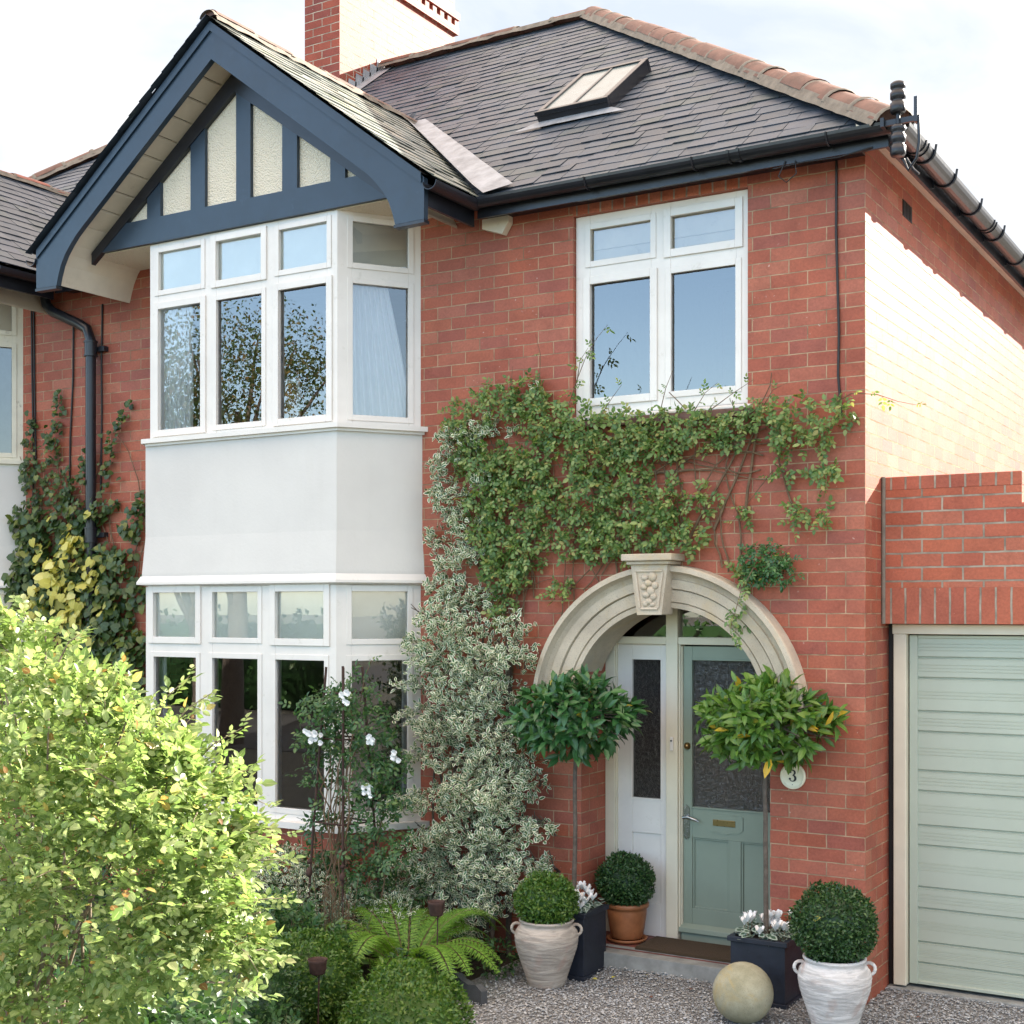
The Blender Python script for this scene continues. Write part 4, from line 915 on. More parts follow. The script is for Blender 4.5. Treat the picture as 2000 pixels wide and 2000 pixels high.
    MIRROR = None
    return H
H1 = house(True); H2 = house(False)

# ---------------- things on and in the house
ib = thing('insulator_bracket', 'black iron bracket with two ribbed insulators at the roof corner', 'insulator', (.30, -.31, 5.0))
for z0, z1 in ((5.125, 5.30), (4.885, 5.06)):
    m = MB(); pr = [(0, 0), (.036, 0), (.043, .012), (.043, .055), (.034, .062), (.034, .075), (.043, .082), (.043, .115), (.035, .122), (.035, .135), (.042, .142), (.042, .165), (.03, .175), (0, .175)]
    m.lathe((.285, -.34, z0), pr, 18); build('insulator', m, 'black_paint', ib)
m = MB(); m.box(.19, .40, -.335, -.315, 5.07, 5.10); m.box(.375, .395, -.35, -.30, 5.06, 5.20); m.tube([V(.285, -.34, 4.9), V(.285, -.34, 5.3)], .012, 8); m.tube([V(.395, -.33, 5.10), V(.40, -.33, 4.95), V(.385, -.33, 4.86), V(.34, -.33, 4.80), V(.31, -.32, 4.87)], .009, 8)
m.tube([V(.33, -.33, 4.87), V(.37, -.33, 4.80), V(.40, -.33, 4.77)], .006, 6); m.box(.19, .21, -.36, -.19, 5.06, 5.11)
build('iron_arm', m, 'black_paint', ib)

def curtain(name_label, pts, z0, z1, folds, amp, taper=None):
    mb = MB(); n = folds * 8; rows = 10; P = [Vector(p) for p in pts]
    for r in range(rows + 1):
        t = r / rows; z = z1 + (z0 - z1) * t
        for i in range(n + 1):
            s = i / n; q = P[0].lerp(P[1], s if taper is None else taper(s, t))
            d = (P[1] - P[0]).normalized(); nn = V(-d.y, d.x, 0)
            mb.v.append(tuple(q + nn * (amp * math.sin(2 * math.pi * folds * s + .8 * math.sin(3 * t)) * (.5 + .5 * t)) + V(0, 0, z)))
    mb.f = [(r * (n + 1) + i, r * (n + 1) + i + 1, (r + 1) * (n + 1) + i + 1, (r + 1) * (n + 1) + i) for r in range(rows) for i in range(n)]; mb.sm = [True] * len(mb.f)
    o = build('curtain', mb, 'curtain_cloth'); tag(o, name_label, 'curtain')
curtain('white curtain swept aside behind the right angled pane of the upper bay', [(-3.57, -.37, 0), (-3.29, .02, 0)], 3.68, 4.72, 8, .016, lambda s, t: s * (1 - .42 * (1 - t) ** 1.3))
curtain('white curtain hanging behind the left pane of the upper bay', [(-5.31, -.425, 0), (-5.0, -.425, 0)], 3.68, 4.75, 6, .016)
curtain('pale curtain beside the right angled pane of the lower bay', [(-3.33, -.05, 0), (-3.20, .08, 0)], .88, 2.12, 4, .02)
curtain('pale curtain at the left end of the lower bay', [(-5.42, -.40, 0), (-5.30, -.40, 0)], .88, 2.12, 3, .02)
pf = thing('picture_frame', 'brown picture in a pale frame standing inside the upper bay', 'picture', (-4.43, .05, 3.66))
m = MB(); m.box(-4.62, -4.30, .0, .02, 3.665, 4.10)
m2_ = MB(); a = .035
m2_.box(-4.62, -4.30, -.012, -.001, 4.10 - a, 4.10); m2_.box(-4.62, -4.62 + a, -.012, -.001, 3.665, 4.10 - a); m2_.box(-4.30 - a, -4.30, -.012, -.001, 3.665, 4.10 - a); m2_.box(-4.62 + a, -4.30 - a, -.012, -.001, 3.665, 3.665 + a)
build('backing', m, 'picture_brown', pf); build('frame', m2_, 'white_paint', pf)

# ---------------- house number plaque with a hand-drawn 3
pq = thing('house_number_plaque', 'round cream plaque with black number 3 on the right porch pier', 'house number', (-.442, 0, 1.335))
m = MB(); m.lathe((0, 0, 0), [(0, .012), (.060, .012), (.066, .014), (.069, .018), (.074, .019), (.078, .016), (.08, .008), (.08, 0)], 40); m.v = [(-.442 + a, -c - .002, 1.335 + b) for a, b, c in m.v]; pd = build('disc', m, 'enamel', pq)
def numeral():
    path = []
    c1, r1 = (0, .0175), .0150; c2, r2 = (0.0, -.0165), .0185
    for k in range(13): a = R(165 - k * 19.5); path.append((c1[0] + r1 * math.cos(a), c1[1] + r1 * math.sin(a)))
    for k in range(15): a = R(82 - k * 18.0); path.append((c2[0] + r2 * math.cos(a), c2[1] + r2 * math.sin(a)))
    n = len(path); Lf, Rt = [], []
    for i, (x, z) in enumerate(path):
        x0, z0 = path[max(i - 1, 0)]; x1, z1 = path[min(i + 1, n - 1)]; d = math.hypot(x1 - x0, z1 - z0) + 1e-9; nx_, nz_ = -(z1 - z0) / d, (x1 - x0) / d
        wv = .0022 + .0042 * max(0, (x - .000) / .0185) ** 1.2
        Lf.append((x + nx_ * wv, z + nz_ * wv)); Rt.append((x - nx_ * wv, z - nz_ * wv))
    mb = MB(); y = -.0185; sc = 1.0; C_ = (-.442, 1.340)
    g = lambda p, yy: V(C_[0] + p[0] * sc, yy, C_[1] + p[1] * sc)
    for i in range(n - 1): mb.prism([g(Lf[i], y), g(Lf[i + 1], y), g(Rt[i + 1], y), g(Rt[i], y)], V(0, .006, 0))
    for (x, z), r in ((path[0], .0062), (path[-1], .0062)):
        mb.prism([g((x + .002 + r * math.cos(t * .5236), z + r * math.sin(t * .5236) - .001), y - .0004) for t in range(12)], V(0, .006, 0))
    mb.prism([g((.0022 * math.cos(t * .785), -.056 + .0022 * math.sin(t * .785)), y) for t in range(8)], V(0, .005, 0))
    return mb
build('numeral', numeral(), 'black_ink', pd)

# ================================================================== garage
G = thing('garage', 'red brick garage with pale green ribbed up and over door beside the house', 'garage', (1.3, .45, 0))
gy = .343
m = MB(); X1_ = 2.75
m.quad((0.004, gy, 2.48), (X1_, gy, 2.48), (X1_, gy, 2.973), (0.004, gy, 2.973)); m.quad((0.004, gy, 2.973), (.819, gy, 2.973), (.819, gy, 3.077), (0.004, gy, 3.077))
m.quad((.819, gy, 2.973), (.819, gy + .22, 2.973), (.819, gy + .22, 3.077), (.819, gy, 3.077)); m.quad((.819, gy, 2.973), (X1_, gy, 2.973), (X1_, gy + .22, 2.973), (.819, gy + .22, 2.973))
m.box(2.42, X1_, gy + .001, gy + .3, -.1, 2.26); m.quad((X1_, gy, -.1), (X1_, 6, -.1), (X1_, 6, 2.973), (X1_, gy, 2.973)); m.quad((0.004, 6, -.1), (X1_, 6, -.1), (X1_, 6, 2.973), (0.004, 6, 2.973))
gw = build('wall', m, 'garage_brick', G, uv_off=(.115, .015))
m = MB(); m.box(.014, X1_, gy - .002, gy + .2, 2.262, 2.4795); build('soldier_course', m, 'soldier_brick', gw, uv_off=(.03, -2.12))
m = MB(); m.box(.004, .8195, gy - .001, gy + .22, 3.0775, 3.158); build('coping', m, 'soldier_brick', gw, uv_off=(.03, -2.95), bevel=.004)
m = MB(); m.tube([V(.012, gy - .006, 2.262), V(.012, gy - .004, 3.16)], .013, 6); build('mortar_fillet', m, 'mortar', gw)
m = MB(); m.quad((0.004, gy + .2, 2.93), (X1_, gy + .2, 2.93), (X1_, 6, 2.88), (0.004, 6, 2.88)); build('roof', m, 'lead', G)
m = MB(); m.box(.042, .12, .45, .54, .03, 2.197); m.box(2.34, 2.42, .45, .54, .03, 2.197); m.box(.036, 2.42, .444, .54, 2.1975, 2.258); build('door_frame', m, 'cream_paint', G, bevel=.005)
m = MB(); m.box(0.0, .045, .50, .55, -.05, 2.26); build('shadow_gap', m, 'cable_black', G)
# ribbed door section swept along x
prof = []
main_ = [2.053, 1.927, 1.722, 1.596, 1.356, 1.23, 1.018, .895, .637, .507, .299, .17]
ribs = []
bands = [2.185] + main_ + [.05]
for a, b in zip(bands, bands[1:]):
    c = (a + b) / 2
    ribs += [(c + dz, .0012, .003) for dz in ((-.02, 0.0, .02) if a - b > .1 else ())]
grooves = sorted([(z, .013, .007) for z in main_] + ribs, reverse=True)
z = 2.185; prof.append((z, 0.0))
for gz_, dep, hw in grooves: prof += [(gz_ + hw * 1.3, 0.0), (gz_ + hw * .5, dep * .5), (gz_, dep), (gz_ - hw * .5, dep), (gz_ - hw * .9, -.0015), (gz_ - hw * 2.2, 0.0)]
prof.append((.045, 0.0))
m = MB(); m.strip([V(.178, .512 + d, z) for z, d in prof], V(2.10, 0, 0))
gd = build('garage_door', m, 'garage_paint', G)
m = MB()
for a, b, c, d in ((.128, .178, .04, 2.19), (2.278, 2.33, .04, 2.19)): m.box(a, b, .497, .56, c, d)
m.box(.1785, 2.2775, .50, .56, .04, .062); m.box(.1785, 2.2775, .50, .56, 2.172, 2.19)
build('door_edge', m, 'garage_paint', gd, bevel=.004)
m = MB(); m.box(1.14, 1.30, .48, .512, 1.0, 1.03); build('door_handle', m, 'black_paint', gd, bevel=.004)
m = MB(); m.box(-.0, 2.6, .44, .9, -.1, .018); build('garage_threshold', m, 'concrete', G, bevel=.01)
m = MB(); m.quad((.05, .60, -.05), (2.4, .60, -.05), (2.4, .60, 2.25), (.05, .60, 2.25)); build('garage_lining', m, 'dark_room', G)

# ================================================================== plants
def pinnate(lb, p, a, n, L, pairs=2, w=.5, gap=.3, stalk=.35, fold=.15):
    """compound leaves: terminal leaflet + pairs. p,a,n arrays (k,3); L leaflet length (k,)"""
    k = len(p); a = unit(a); n = unit(n - a * np.sum(a * n, 1, keepdims=True)); s = np.cross(n, a); L = np.broadcast_to(L, (k,))[:, None]
    tot = L * (stalk + gap * pairs + .35)
    for j in range(pairs):
        q = p + a * L * (stalk + gap * 2.0 * j)
        for sg in (-1, 1):
            d = a * .55 + s * sg * .95 + n * rng.normal(0, .2, (k, 1)); lb.add(q, d, n + rng.normal(0, .28, (k, 3)), (L[:, 0] * (.72 + .12 * j)) * rng.uniform(.85, 1.1, k), L[:, 0] * w * .8)
    lb.add(p + a * L * (stalk + gap * 2.0 * pairs - .2), a + rng.normal(0, .15, (k, 3)), n + rng.normal(0, .2, (k, 3)), L[:, 0] * rng.uniform(.9, 1.15, k), L[:, 0] * w)

def twig_mesh(mb, pts, r0, r1, n=5):
    m = len(pts); mb.tube(pts, [r0 + (r1 - r0) * i / (m - 1) for i in range(m)], n)

# ---- wall climbers -------------------------------------------------
CREEPER = [(-2.79, 3.67, 0.16), (-2.53, 3.76, 0.18), (-2.3, 3.79, 0.16), (-2.12, 3.62, 0.21), (-1.84, 3.55, 0.17), (-1.57, 3.51, 0.17), (-1.3, 3.51, 0.16), (-1.05, 3.49, 0.15), (-0.8, 3.47, 0.15), (-0.6, 3.53, 0.12), (-0.4, 3.51, 0.14), (-0.2, 3.5, 0.11), (-0.1, 3.52, 0.05), (-2.66, 3.4, 0.2), (-2.41, 3.32, 0.2), (-2.12, 3.34, 0.21), (-1.8, 3.32, 0.19), (-1.49, 3.37, 0.16), (-1.23, 3.39, 0.13), (-0.94, 3.4, 0.09), (-0.46, 3.37, 0.11), (-0.27, 3.36, 0.1), (-2.45, 3.07, 0.23), (-2.12, 3.05, 0.19), (-1.8, 3.08, 0.21), (-1.49, 3.1, 0.19), (-1.23, 3.02, 0.17), (-0.98, 3.04, 0.09), (-0.5, 3.18, 0.06), (-0.22, 3.14, 0.1), (-0.4, 2.95, 0.08), (-0.28, 2.92, 0.08), (-0.73, 2.93, 0.06), (-2.49, 2.82, 0.16), (-2.24, 2.77, 0.18), (-1.92, 2.8, 0.14), (-1.64, 2.86, 0.17), (-1.38, 2.86, 0.17), (-1.12, 2.81, 0.13), (-2.53, 2.6, 0.12), (-2.04, 2.49, 0.1), (-1.76, 2.75, 0.1), (-1.6, 2.73, 0.1), (-2.45, 2.46, 0.09), (-0.77, 2.58, 0.07), (-0.72, 2.48, 0.04), (-0.73, 2.38, 0.04), (-0.77, 2.3, 0.05), (-0.75, 2.22, 0.03)]
EUO = [(-2.81, 3.51, 0.14), (-2.94, 3.34, 0.13), (-2.9, 3.12, 0.15), (-2.77, 2.93, 0.14), (-2.64, 3.25, 0.10), (-2.86, 2.68, 0.14), (-2.97, 2.5, 0.12), (-2.81, 2.46, 0.16), (-2.6, 3.61, 0.10), (-2.39, 3.56, 0.06), (-2.73, 2.75, 0.12), (-2.22, 3.83, 0.04), (-2.6, 2.42, 0.09), (-2.9, 2.28, 0.18), (-2.68, 2.17, 0.18), (-2.32, 2.24, 0.11), (-2.97, 2.02, 0.17), (-2.6, 1.99, 0.2), (-2.35, 2.03, 0.14), (-2.77, 1.8, 0.21), (-2.43, 1.78, 0.18), (-2.6, 1.59, 0.2), (-2.9, 1.54, 0.17), (-2.35, 1.5, 0.14), (-2.81, 1.33, 0.18), (-2.47, 1.31, 0.2), (-2.26, 1.29, 0.1)]
EUO2 = [(-2.63, 1.11, 0.2), (-2.3, 1.11, 0.17), (-2.15, 1.21, 0.08), (-2.67, 0.85, 0.19), (-2.34, 0.88, 0.19), (-2.09, 0.9, 0.1), (-2.93, 0.76, 0.14), (-3.11, 0.6, 0.11), (-2.84, 0.55, 0.18), (-2.5, 0.62, 0.19), (-2.17, 0.65, 0.15), (-2.05, 0.63, 0.07), (-2.67, 0.39, 0.15), (-2.38, 0.42, 0.14), (-3.02, 0.39, 0.13)]
IVY = [(-7.2, 3.49, 0.18), (-6.86, 3.38, 0.18), (-7.23, 3.12, 0.23), (-6.73, 3.11, 0.22), (-7.2, 2.76, 0.28), (-6.67, 2.75, 0.27), (-6.29, 2.79, 0.12), (-6.04, 3.0, 0.09), (-5.98, 3.17, 0.07), (-6.93, 2.44, 0.32), (-6.35, 2.44, 0.25), (-5.98, 2.48, 0.12), (-6.29, 2.13, 0.27), (-6.01, 2.0, 0.17), (-6.61, 2.17, 0.27), (-7.4, 2.53, 0.2), (-5.95, 1.75, 0.09), (-7.0, 3.7, 0.1), (-7.29, 3.77, 0.06), (-6.95, 4.19, 0.04), (-6.92, 4.06, 0.05), (-6.95, 3.92, 0.06), (-6.98, 3.81, 0.07), (-6.21, 3.87, 0.04), (-6.15, 3.96, 0.04), (-6.29, 3.81, 0.04), (-6.09, 4.03, 0.03), (-7.28, 3.95, 0.05), (-7.26, 3.63, 0.07), (-6.54, 3.45, 0.08), (-6.35, 3.53, 0.06), (-6.48, 3.19, 0.14), (-6.29, 3.22, 0.07), (-6.1, 2.74, 0.11), (-6.93, 1.67, 0.39), (-6.29, 1.6, 0.33), (-5.98, 1.36, 0.19), (-6.04, 1.05, 0.19), (-6.9, .95, .4), (-6.3, .75, .35)]

def blob_pts(bl, dens, depth, ymin=-.015, sq=.85):
    P, E = [], []
    for x, z, r in bl:
        n = max(3, int(dens * r * r * 3.14)); a = rng.uniform(0, 6.283, n); q = np.sqrt(rng.uniform(0, 1, n)) * rng.uniform(.75, 1.18, n)
        px = x + np.cos(a) * q * r; pz = z + np.sin(a) * q * r * sq
        dd = depth * (.35 + .65 * np.clip(1 - q * q, 0, 1)) * min(1, r / .12)
        py = ymin - dd * rng.uniform(.02, 1, n); P.append(np.stack([px, py, pz], 1)); E.append(q)
    return np.concatenate(P), np.concatenate(E)

def wander(mb, x, z, dx, dz, n, step, r0, r1, y0=-.02, y1=-.02, wob=.35):
    pts = [V(x, y0, z)]; a = math.atan2(dz, dx)
    for i in range(n):
        a += random.uniform(-wob, wob); x += math.cos(a) * step; z += math.sin(a) * step; pts.append(V(x, y0 + (y1 - y0) * i / n + random.uniform(-.012, .004), z))
    twig_mesh(mb, pts, r0, r1); return pts

# creeper over the porch
T = thing('climbing_creeper', 'green creeper spreading over the brickwork above the porch arch', 'climber', (-1.5, -.05, 2.9))
lb = LB(T_OVAL)
p, e = blob_pts(CREEPER + [(-2.66, 3.1, .13), (-2.6, 2.86, .12), (-2.36, 2.62, .14), (-2.48, 2.32, .10), (-2.85, 3.42, .09), (-2.55, 2.7, .1)], 800, .18); n = len(p)
ax = np.stack([rng.normal(0, .7, n), -np.abs(rng.normal(.35, .35, n)), rng.normal(-.25, .75, n)], 1)
nn = np.stack([rng.normal(0, .45, n), -np.abs(rng.normal(.75, .3, n)), np.abs(rng.normal(.55, .45, n))], 1)
pinnate(lb, p, ax, nn, rng.uniform(.030, .047, n), 2, .58)
# single shoots: up over the window, out past the corner, hanging over the arch
st = MB()
def shoot(pts, every=.05, L=.035, hang=0.3, tip=True):
    pts = [Vector(q) for q in pts]; twig_mesh(st, pts, .0035, .0012, 4)
    for a, b in zip(pts, pts[1:]):
        m = max(1, int((b - a).length / every))
        for i in range(m):
            q = a.lerp(b, (i + random.random()) / m); d = (b - a).normalized()
            sd = V(d.z, 0, -d.x) * random.choice((-1, 1))
            A = np.array([tuple(d * .5 + sd * .9 + V(0, -.3, -hang))]); pinnate(lb, np.array([tuple(q)]), A, np.array([(random.gauss(0, .3), -.8, .6)]), np.array([L * random.uniform(.7, 1.15)]), 2, .5)
shoot([(-1.96, -.06, 3.72), (-1.90, -.07, 3.86), (-1.83, -.08, 4.0), (-1.74, -.09, 4.12), (-1.66, -.09, 4.2)], .07)
shoot([(-1.90, -.07, 3.84), (-1.86, -.1, 3.98), (-1.80, -.1, 4.06)], .09)
shoot([(-1.72, -.07, 3.62), (-1.63, -.09, 3.72), (-1.56, -.09, 3.80)], .06, .028); shoot([(-1.3, -.07, 3.6), (-1.25, -.09, 3.75), (-1.2, -.09, 3.86)], .09, .022)
shoot([(-1.08, -.06, 3.58), (-.98, -.09, 3.70), (-.9, -.08, 3.76)], .05, .032); shoot([(-.95, -.06, 3.6), (-.8, -.09, 3.68), (-.66, -.08, 3.76)], .06, .028)
shoot([(-.62, -.06, 3.58), (-.54, -.09, 3.68), (-.45, -.08, 3.72)], .06, .03)
shoot([(-.22, -.06, 3.55), (-.05, -.10, 3.62), (.10, -.10, 3.60), (.22, -.1, 3.55), (.33, -.1, 3.52)], .06, .036, .8)
shoot([(-2.2, -.05, 3.85), (-2.18, -.06, 4.05), (-2.22, -.06, 4.2)], .12, .022); shoot([(-2.42, -.05, 3.85), (-2.4, -.06, 4.0)], .1, .02)
shoot([(-.62, -.20, 2.60), (-.70, -.20, 2.46), (-.74, -.19, 2.34), (-.78, -.18, 2.22), (-.74, -.17, 2.12)], .035, .036, .6)
shoot([(-.45, -.05, 2.95), (-.40, -.09, 2.84), (-.33, -.1, 2.78)], .05, .034, .5); shoot([(-.55, -.05, 3.2), (-.72, -.05, 3.0), (-.85, -.05, 2.85)], .09, .03)
build_leaves('foliage', lb, 'leaf_creeper', T)
for i in range(26):
    x = random.uniform(-2.7, -.4); wander(st, x, random.uniform(2.5, 3.0), random.uniform(-.5, .5), 1, random.randint(7, 13), .08, .007, .003)
for i in range(14): wander(st, random.uniform(-2.7, -1.7), random.uniform(2.15, 2.6), random.choice((-1, 1)) * .4 + .3, .9, 8, .08, .005, .002, wob=.25)
for i in range(8): wander(st, random.uniform(-1.6, -.3), random.uniform(3.2, 3.5), random.choice((-1, 1)), .1, 10, .08, .006, .003)
for x, z, dx, dz, k in ((-2.4, .4, -.02, 1, 22), (-2.5, .4, -.05, 1, 24), (-1.15, 2.75, .5, .8, 9), (-.95, 2.85, .5, .9, 8), (-.75, 2.9, .2, 1, 7)): wander(st, x, z, dx, dz, k, .1, .011, .006, wob=.06)
build('stems', st, 'twig', T)
T = thing('hanging_vine_clump', 'dense dark green clump of creeper hanging beside the right of the arch', 'climber', (-.55, -.08, 2.64))
lb = LB(T_OVAL); p, e = blob_pts([(-.60, 2.65, .15), (-.48, 2.60, .11), (-.66, 2.57, .09)], 1500, .22); n = len(p)
pinnate(lb, p, np.stack([rng.normal(.1, .5, n), rng.normal(-.5, .3, n), rng.normal(-.5, .5, n)], 1), np.stack([rng.normal(0, .4, n), rng.normal(-.6, .3, n), rng.normal(.7, .3, n)], 1), rng.uniform(.026, .038, n), 2, .5)
build_leaves('foliage', lb, 'leaf_bay_dark', T)
st = MB(); [wander(st, -.58, 2.75, random.uniform(-.4, .4), -1, 2, .05, .004, .002, -.03, -.12) for i in range(5)]; build('stems', st, 'twig', T)

# variegated euonymus
T = thing('variegated_shrub', 'white edged variegated evergreen trained up the wall between bay and arch', 'shrub', (-2.6, -.15, 0))
lb = LB(T_OVAL)
def euo(bl, dens, depth, ymin):
    p, e = blob_pts(bl, dens, depth, ymin, .8); n = len(p)
    out = np.stack([rng.normal(0, .55, n), -np.abs(rng.normal(.7, .3, n)), np.abs(rng.normal(.35, .5, n))], 1)
    for k in range(5):
        d = unit(out) * .55 + rnd(n, .62); lb.add(p + rnd(n, .012), d, out + rnd(n, .5) + np.array([0, -.3, .5]), rng.uniform(.028, .050, n), rng.uniform(.016, .027, n))
euo([(x, z, r) for x, z, r in EUO + [(-2.95, 3.55, .07), (-3.02, 2.85, .09), (-3.02, 3.15, .07)] if z > 2.3], 800, .2, -.03); euo([(x, z, r) for x, z, r in EUO + [(-3.1, 2.1, .1), (-3.12, 1.85, .11), (-3.08, 1.6, .12), (-3.1, 1.35, .1), (-2.45, 2.55, .14), (-2.2, 2.05, .08)] if z <= 2.35], 860, .40, -.06)
euo(EUO2 + [(-3.15, 1.0, .1), (-2.95, 1.05, .12), (-3.2, .45, .12), (-2.6, .22, .12)], 1000, .48, -.14)
build_leaves('foliage', lb, 'leaf_variegated', T)
st = MB()
for i in range(16): wander(st, random.uniform(-2.9, -2.4), .0, random.uniform(-.12, .04), 1, random.randint(8, 20), .1, .014, .005, -.2, -.06, .07)
for x, z, r in EUO2 + EUO[13:]:
    for k in range(3): wander(st, x + random.uniform(-r, r) * .5, z - r * .6, random.uniform(-.6, .6), .8, 4, r * .4, .006, .003, -.08, -.3, .4)
build('stems', st, 'bark', T)
tp_ = MB(); tp_.box(-2.455, -2.425, -.06, -.03, 0, 2.12); tp_.box(-2.75, -2.15, -.065, -.061, .9, .94); tag(build('trellis_post', tp_, 'bark'), 'grey wooden trellis post half hidden in the variegated evergreen', 'post')

# ivy on the shared wall
T = thing('ivy_climber', 'dark green ivy with yellow leaves climbing the wall left of the bay', 'climber', (-6.6, -.08, 0))
lb = LB(T_IVY); gold = LB(T_IVY)
p, e = blob_pts([(x, z, r * 1.12) for x, z, r in IVY], 900, .20); n = len(p)
ax = np.stack([rng.normal(0, .7, n), rng.normal(-.25, .2, n), rng.normal(-.55, .5, n)], 1); nn = np.stack([rng.normal(0, .35, n), -np.abs(rng.normal(.9, .25, n)), rng.normal(.5, .35, n)], 1)
sz = np.where(p[:, 2] > 3.2,   .040, .062) * rng.uniform(.6, 1.3, n)
gmask = (np.exp(-(((p[:, 0] + 6.75) / .52) ** 2 + ((p[:, 2] - 2.55) / .60) ** 2)) * (.6 + .4 * np.sin(p[:, 0] * 13) * np.sin(p[:, 2] * 11 + 1)) > rng.uniform(.22, 1.0, n)) & (p[:, 1] < -.05)
lb.add(p[~gmask], ax[~gmask], nn[~gmask], sz[~gmask], sz[~gmask]); q = p[gmask]; q[:, 1] -= .05; gold.add(q, ax[gmask], nn[gmask], sz[gmask] * 1.2, sz[gmask] * 1.2)
for bx, bz, tx, tz in ((-7.0, 3.6, -6.93, 4.22), (-6.4, 3.6, -6.05, 4.05), (-7.28, 3.5, -7.27, 4.0), (-6.35, 3.2, -6.28, 3.75), (-6.0, 2.9, -5.92, 3.3), (-6.7, 3.4, -6.55, 3.65)):   # leading shoots
    m = 34; t = rng.uniform(0, 1, m) ** .8; r = .05 * (1.15 - t)
    pp = np.stack([bx + (tx - bx) * t + rng.normal(0, 1, m) * r, rng.uniform(-.09, -.03, m), bz + (tz - bz) * t + rng.normal(0, .02, m)], 1)
    lb.add(pp, np.stack([rng.normal(0, .6, m), rng.normal(-.3, .1, m), rng.normal(-.3, .5, m)], 1), np.tile((0, -1, .4), (m, 1)) + rnd(m, .3), rng.uniform(.03, .055, m), rng.uniform(.03, .055, m))
build_leaves('foliage', lb, 'leaf_ivy', T); build_leaves('golden_leaves', gold, 'leaf_ivy_gold', T)
st = MB()
for i in range(34): wander(st, random.uniform(-7.3, -5.9), random.uniform(1.6, 3.2), random.uniform(-.3, .3), 1, random.randint(6, 11), .09, .006, .0025, wob=.22)
for i in range(7): wander(st, -7.45 - random.uniform(0, .25), random.uniform(2.3, 3.4), random.uniform(-1, .1), .6, 6, .05, .003, .0015, -.06, -.14, .5)
build('stems', st, 'twig', T)

# ---- generic clipped ball -------------------------------------------
def leaf_ball(lb, c, r, n, L, sq=1.0, jit=.13):
    d = unit(rnd(n)); lump = 1 + jit * (np.sin(d[:, 0] * 5 + d[:, 2] * 4) + np.sin(d[:, 1] * 7 - d[:, 0] * 3)) * .5
    p = np.array(c) + d * (r * lump * rng.uniform(.86, 1.03, n))[:, None] * np.array([1, 1, sq])
    lb.add(p, d * .7 + rnd(n, .6), d + rnd(n, .55), rng.uniform(.7, 1.25, n) * L, rng.uniform(.42, .6, n) * L)
    m = int(n * .10); d = unit(rnd(m))
    for k in range(4): lb.add(np.array(c) + d * (r * (.97 + .030 * k)) * np.array([1, 1, sq]), rnd(m, .6) + d * .5, d + rnd(m, .4), L * .95, L * .5)
def box_ball(parent, c, r, n, L, mat='leaf_box', sq=1.0, yellow=None):
    lb = LB(T_SMALL); leaf_ball(lb, c, r, n, L, sq)
    core = MB(); core.ball(c, r * .86, 18, 10, (1, 1, sq), .05)
    return build_leaves('foliage', lb, mat, parent, core)

def urn(name, label, loc, s, mat):
    T = thing(name, label, 'urn', loc); x, y, z = loc
    pr = [(.0, .0), (.112, .0), (.118, .012), (.128, .05), (.148, .11), (.172, .18), (.190, .235), (.199, .285), (.200, .315), (.192, .345), (.172, .372), (.160, .384), (.163, .394), (.172, .404), (.173, .413), (.164, .418), (.150, .412), (.145, .38), (.05, .36), (0, .36)]
    fine = []
    for (r0, z0), (r1, z1) in zip(pr, pr[1:]):
        k = max(1, int(abs(z1 - z0) / .008))
        for i in range(k):
            t = i / k; fine.append((r0 + (r1 - r0) * t + (.0016 * math.sin((z0 + (z1 - z0) * t) * 420) if .02 < z0 < .37 else 0), z0 + (z1 - z0) * t))
    fine.append(pr[-1]); m = MB(); m.lathe((x, y, z), [(r * s, q * s) for r, q in fine], 40); build('vase', m, mat, T)
    for a in (R(25), R(205)):
        d = V(math.cos(a), math.sin(a), 0); h = MB(); c = V(x, y, z) + d * .185 * s + V(0, 0, .352 * s)
        h.tube([c + d * (.034 * s * math.cos(t)) + V(0, 0, .034 * s * math.sin(t)) for t in [R(-110 + 26 * i) for i in range(12)]], .0095 * s, 8); build('handle', h, mat, T)
    return T
urn('stone_urn', 'weathered grey brown urn with loop handles left of the porch step', (-1.84, -.58, 0), 1.0, 'urn_grey')
urn('stone_urn', 'whitewashed urn with loop handles at the house corner by the garage', (-.005, -.567, 0), 1.01, 'urn_white')
T = thing('box_ball', 'lime green clipped box ball growing in the weathered grey urn', 'topiary', (-1.84, -.58, .41)); box_ball(T, (-1.84, -.58, .53), .185, 3600, .025, 'leaf_box_bright', .86)
T = thing('box_ball', 'shaggy dark green clipped box ball in the whitewashed urn', 'topiary', (-.005, -.567, .41)); box_ball(T, (-.005, -.567, .60), .222, 5200, .025, 'leaf_box', .92)
lf = LB(T_OVAL); lf.add(np.array([(-.06, -.775, .655)]), np.array([(.8, -.1, .45)]), np.array([(0, -.8, .6)]), .05, .03); o = build_leaves('fallen_leaf', lf, 'leaf_ivy_gold'); tag(o, 'yellow fallen leaf caught on the box ball by the garage', 'leaf')
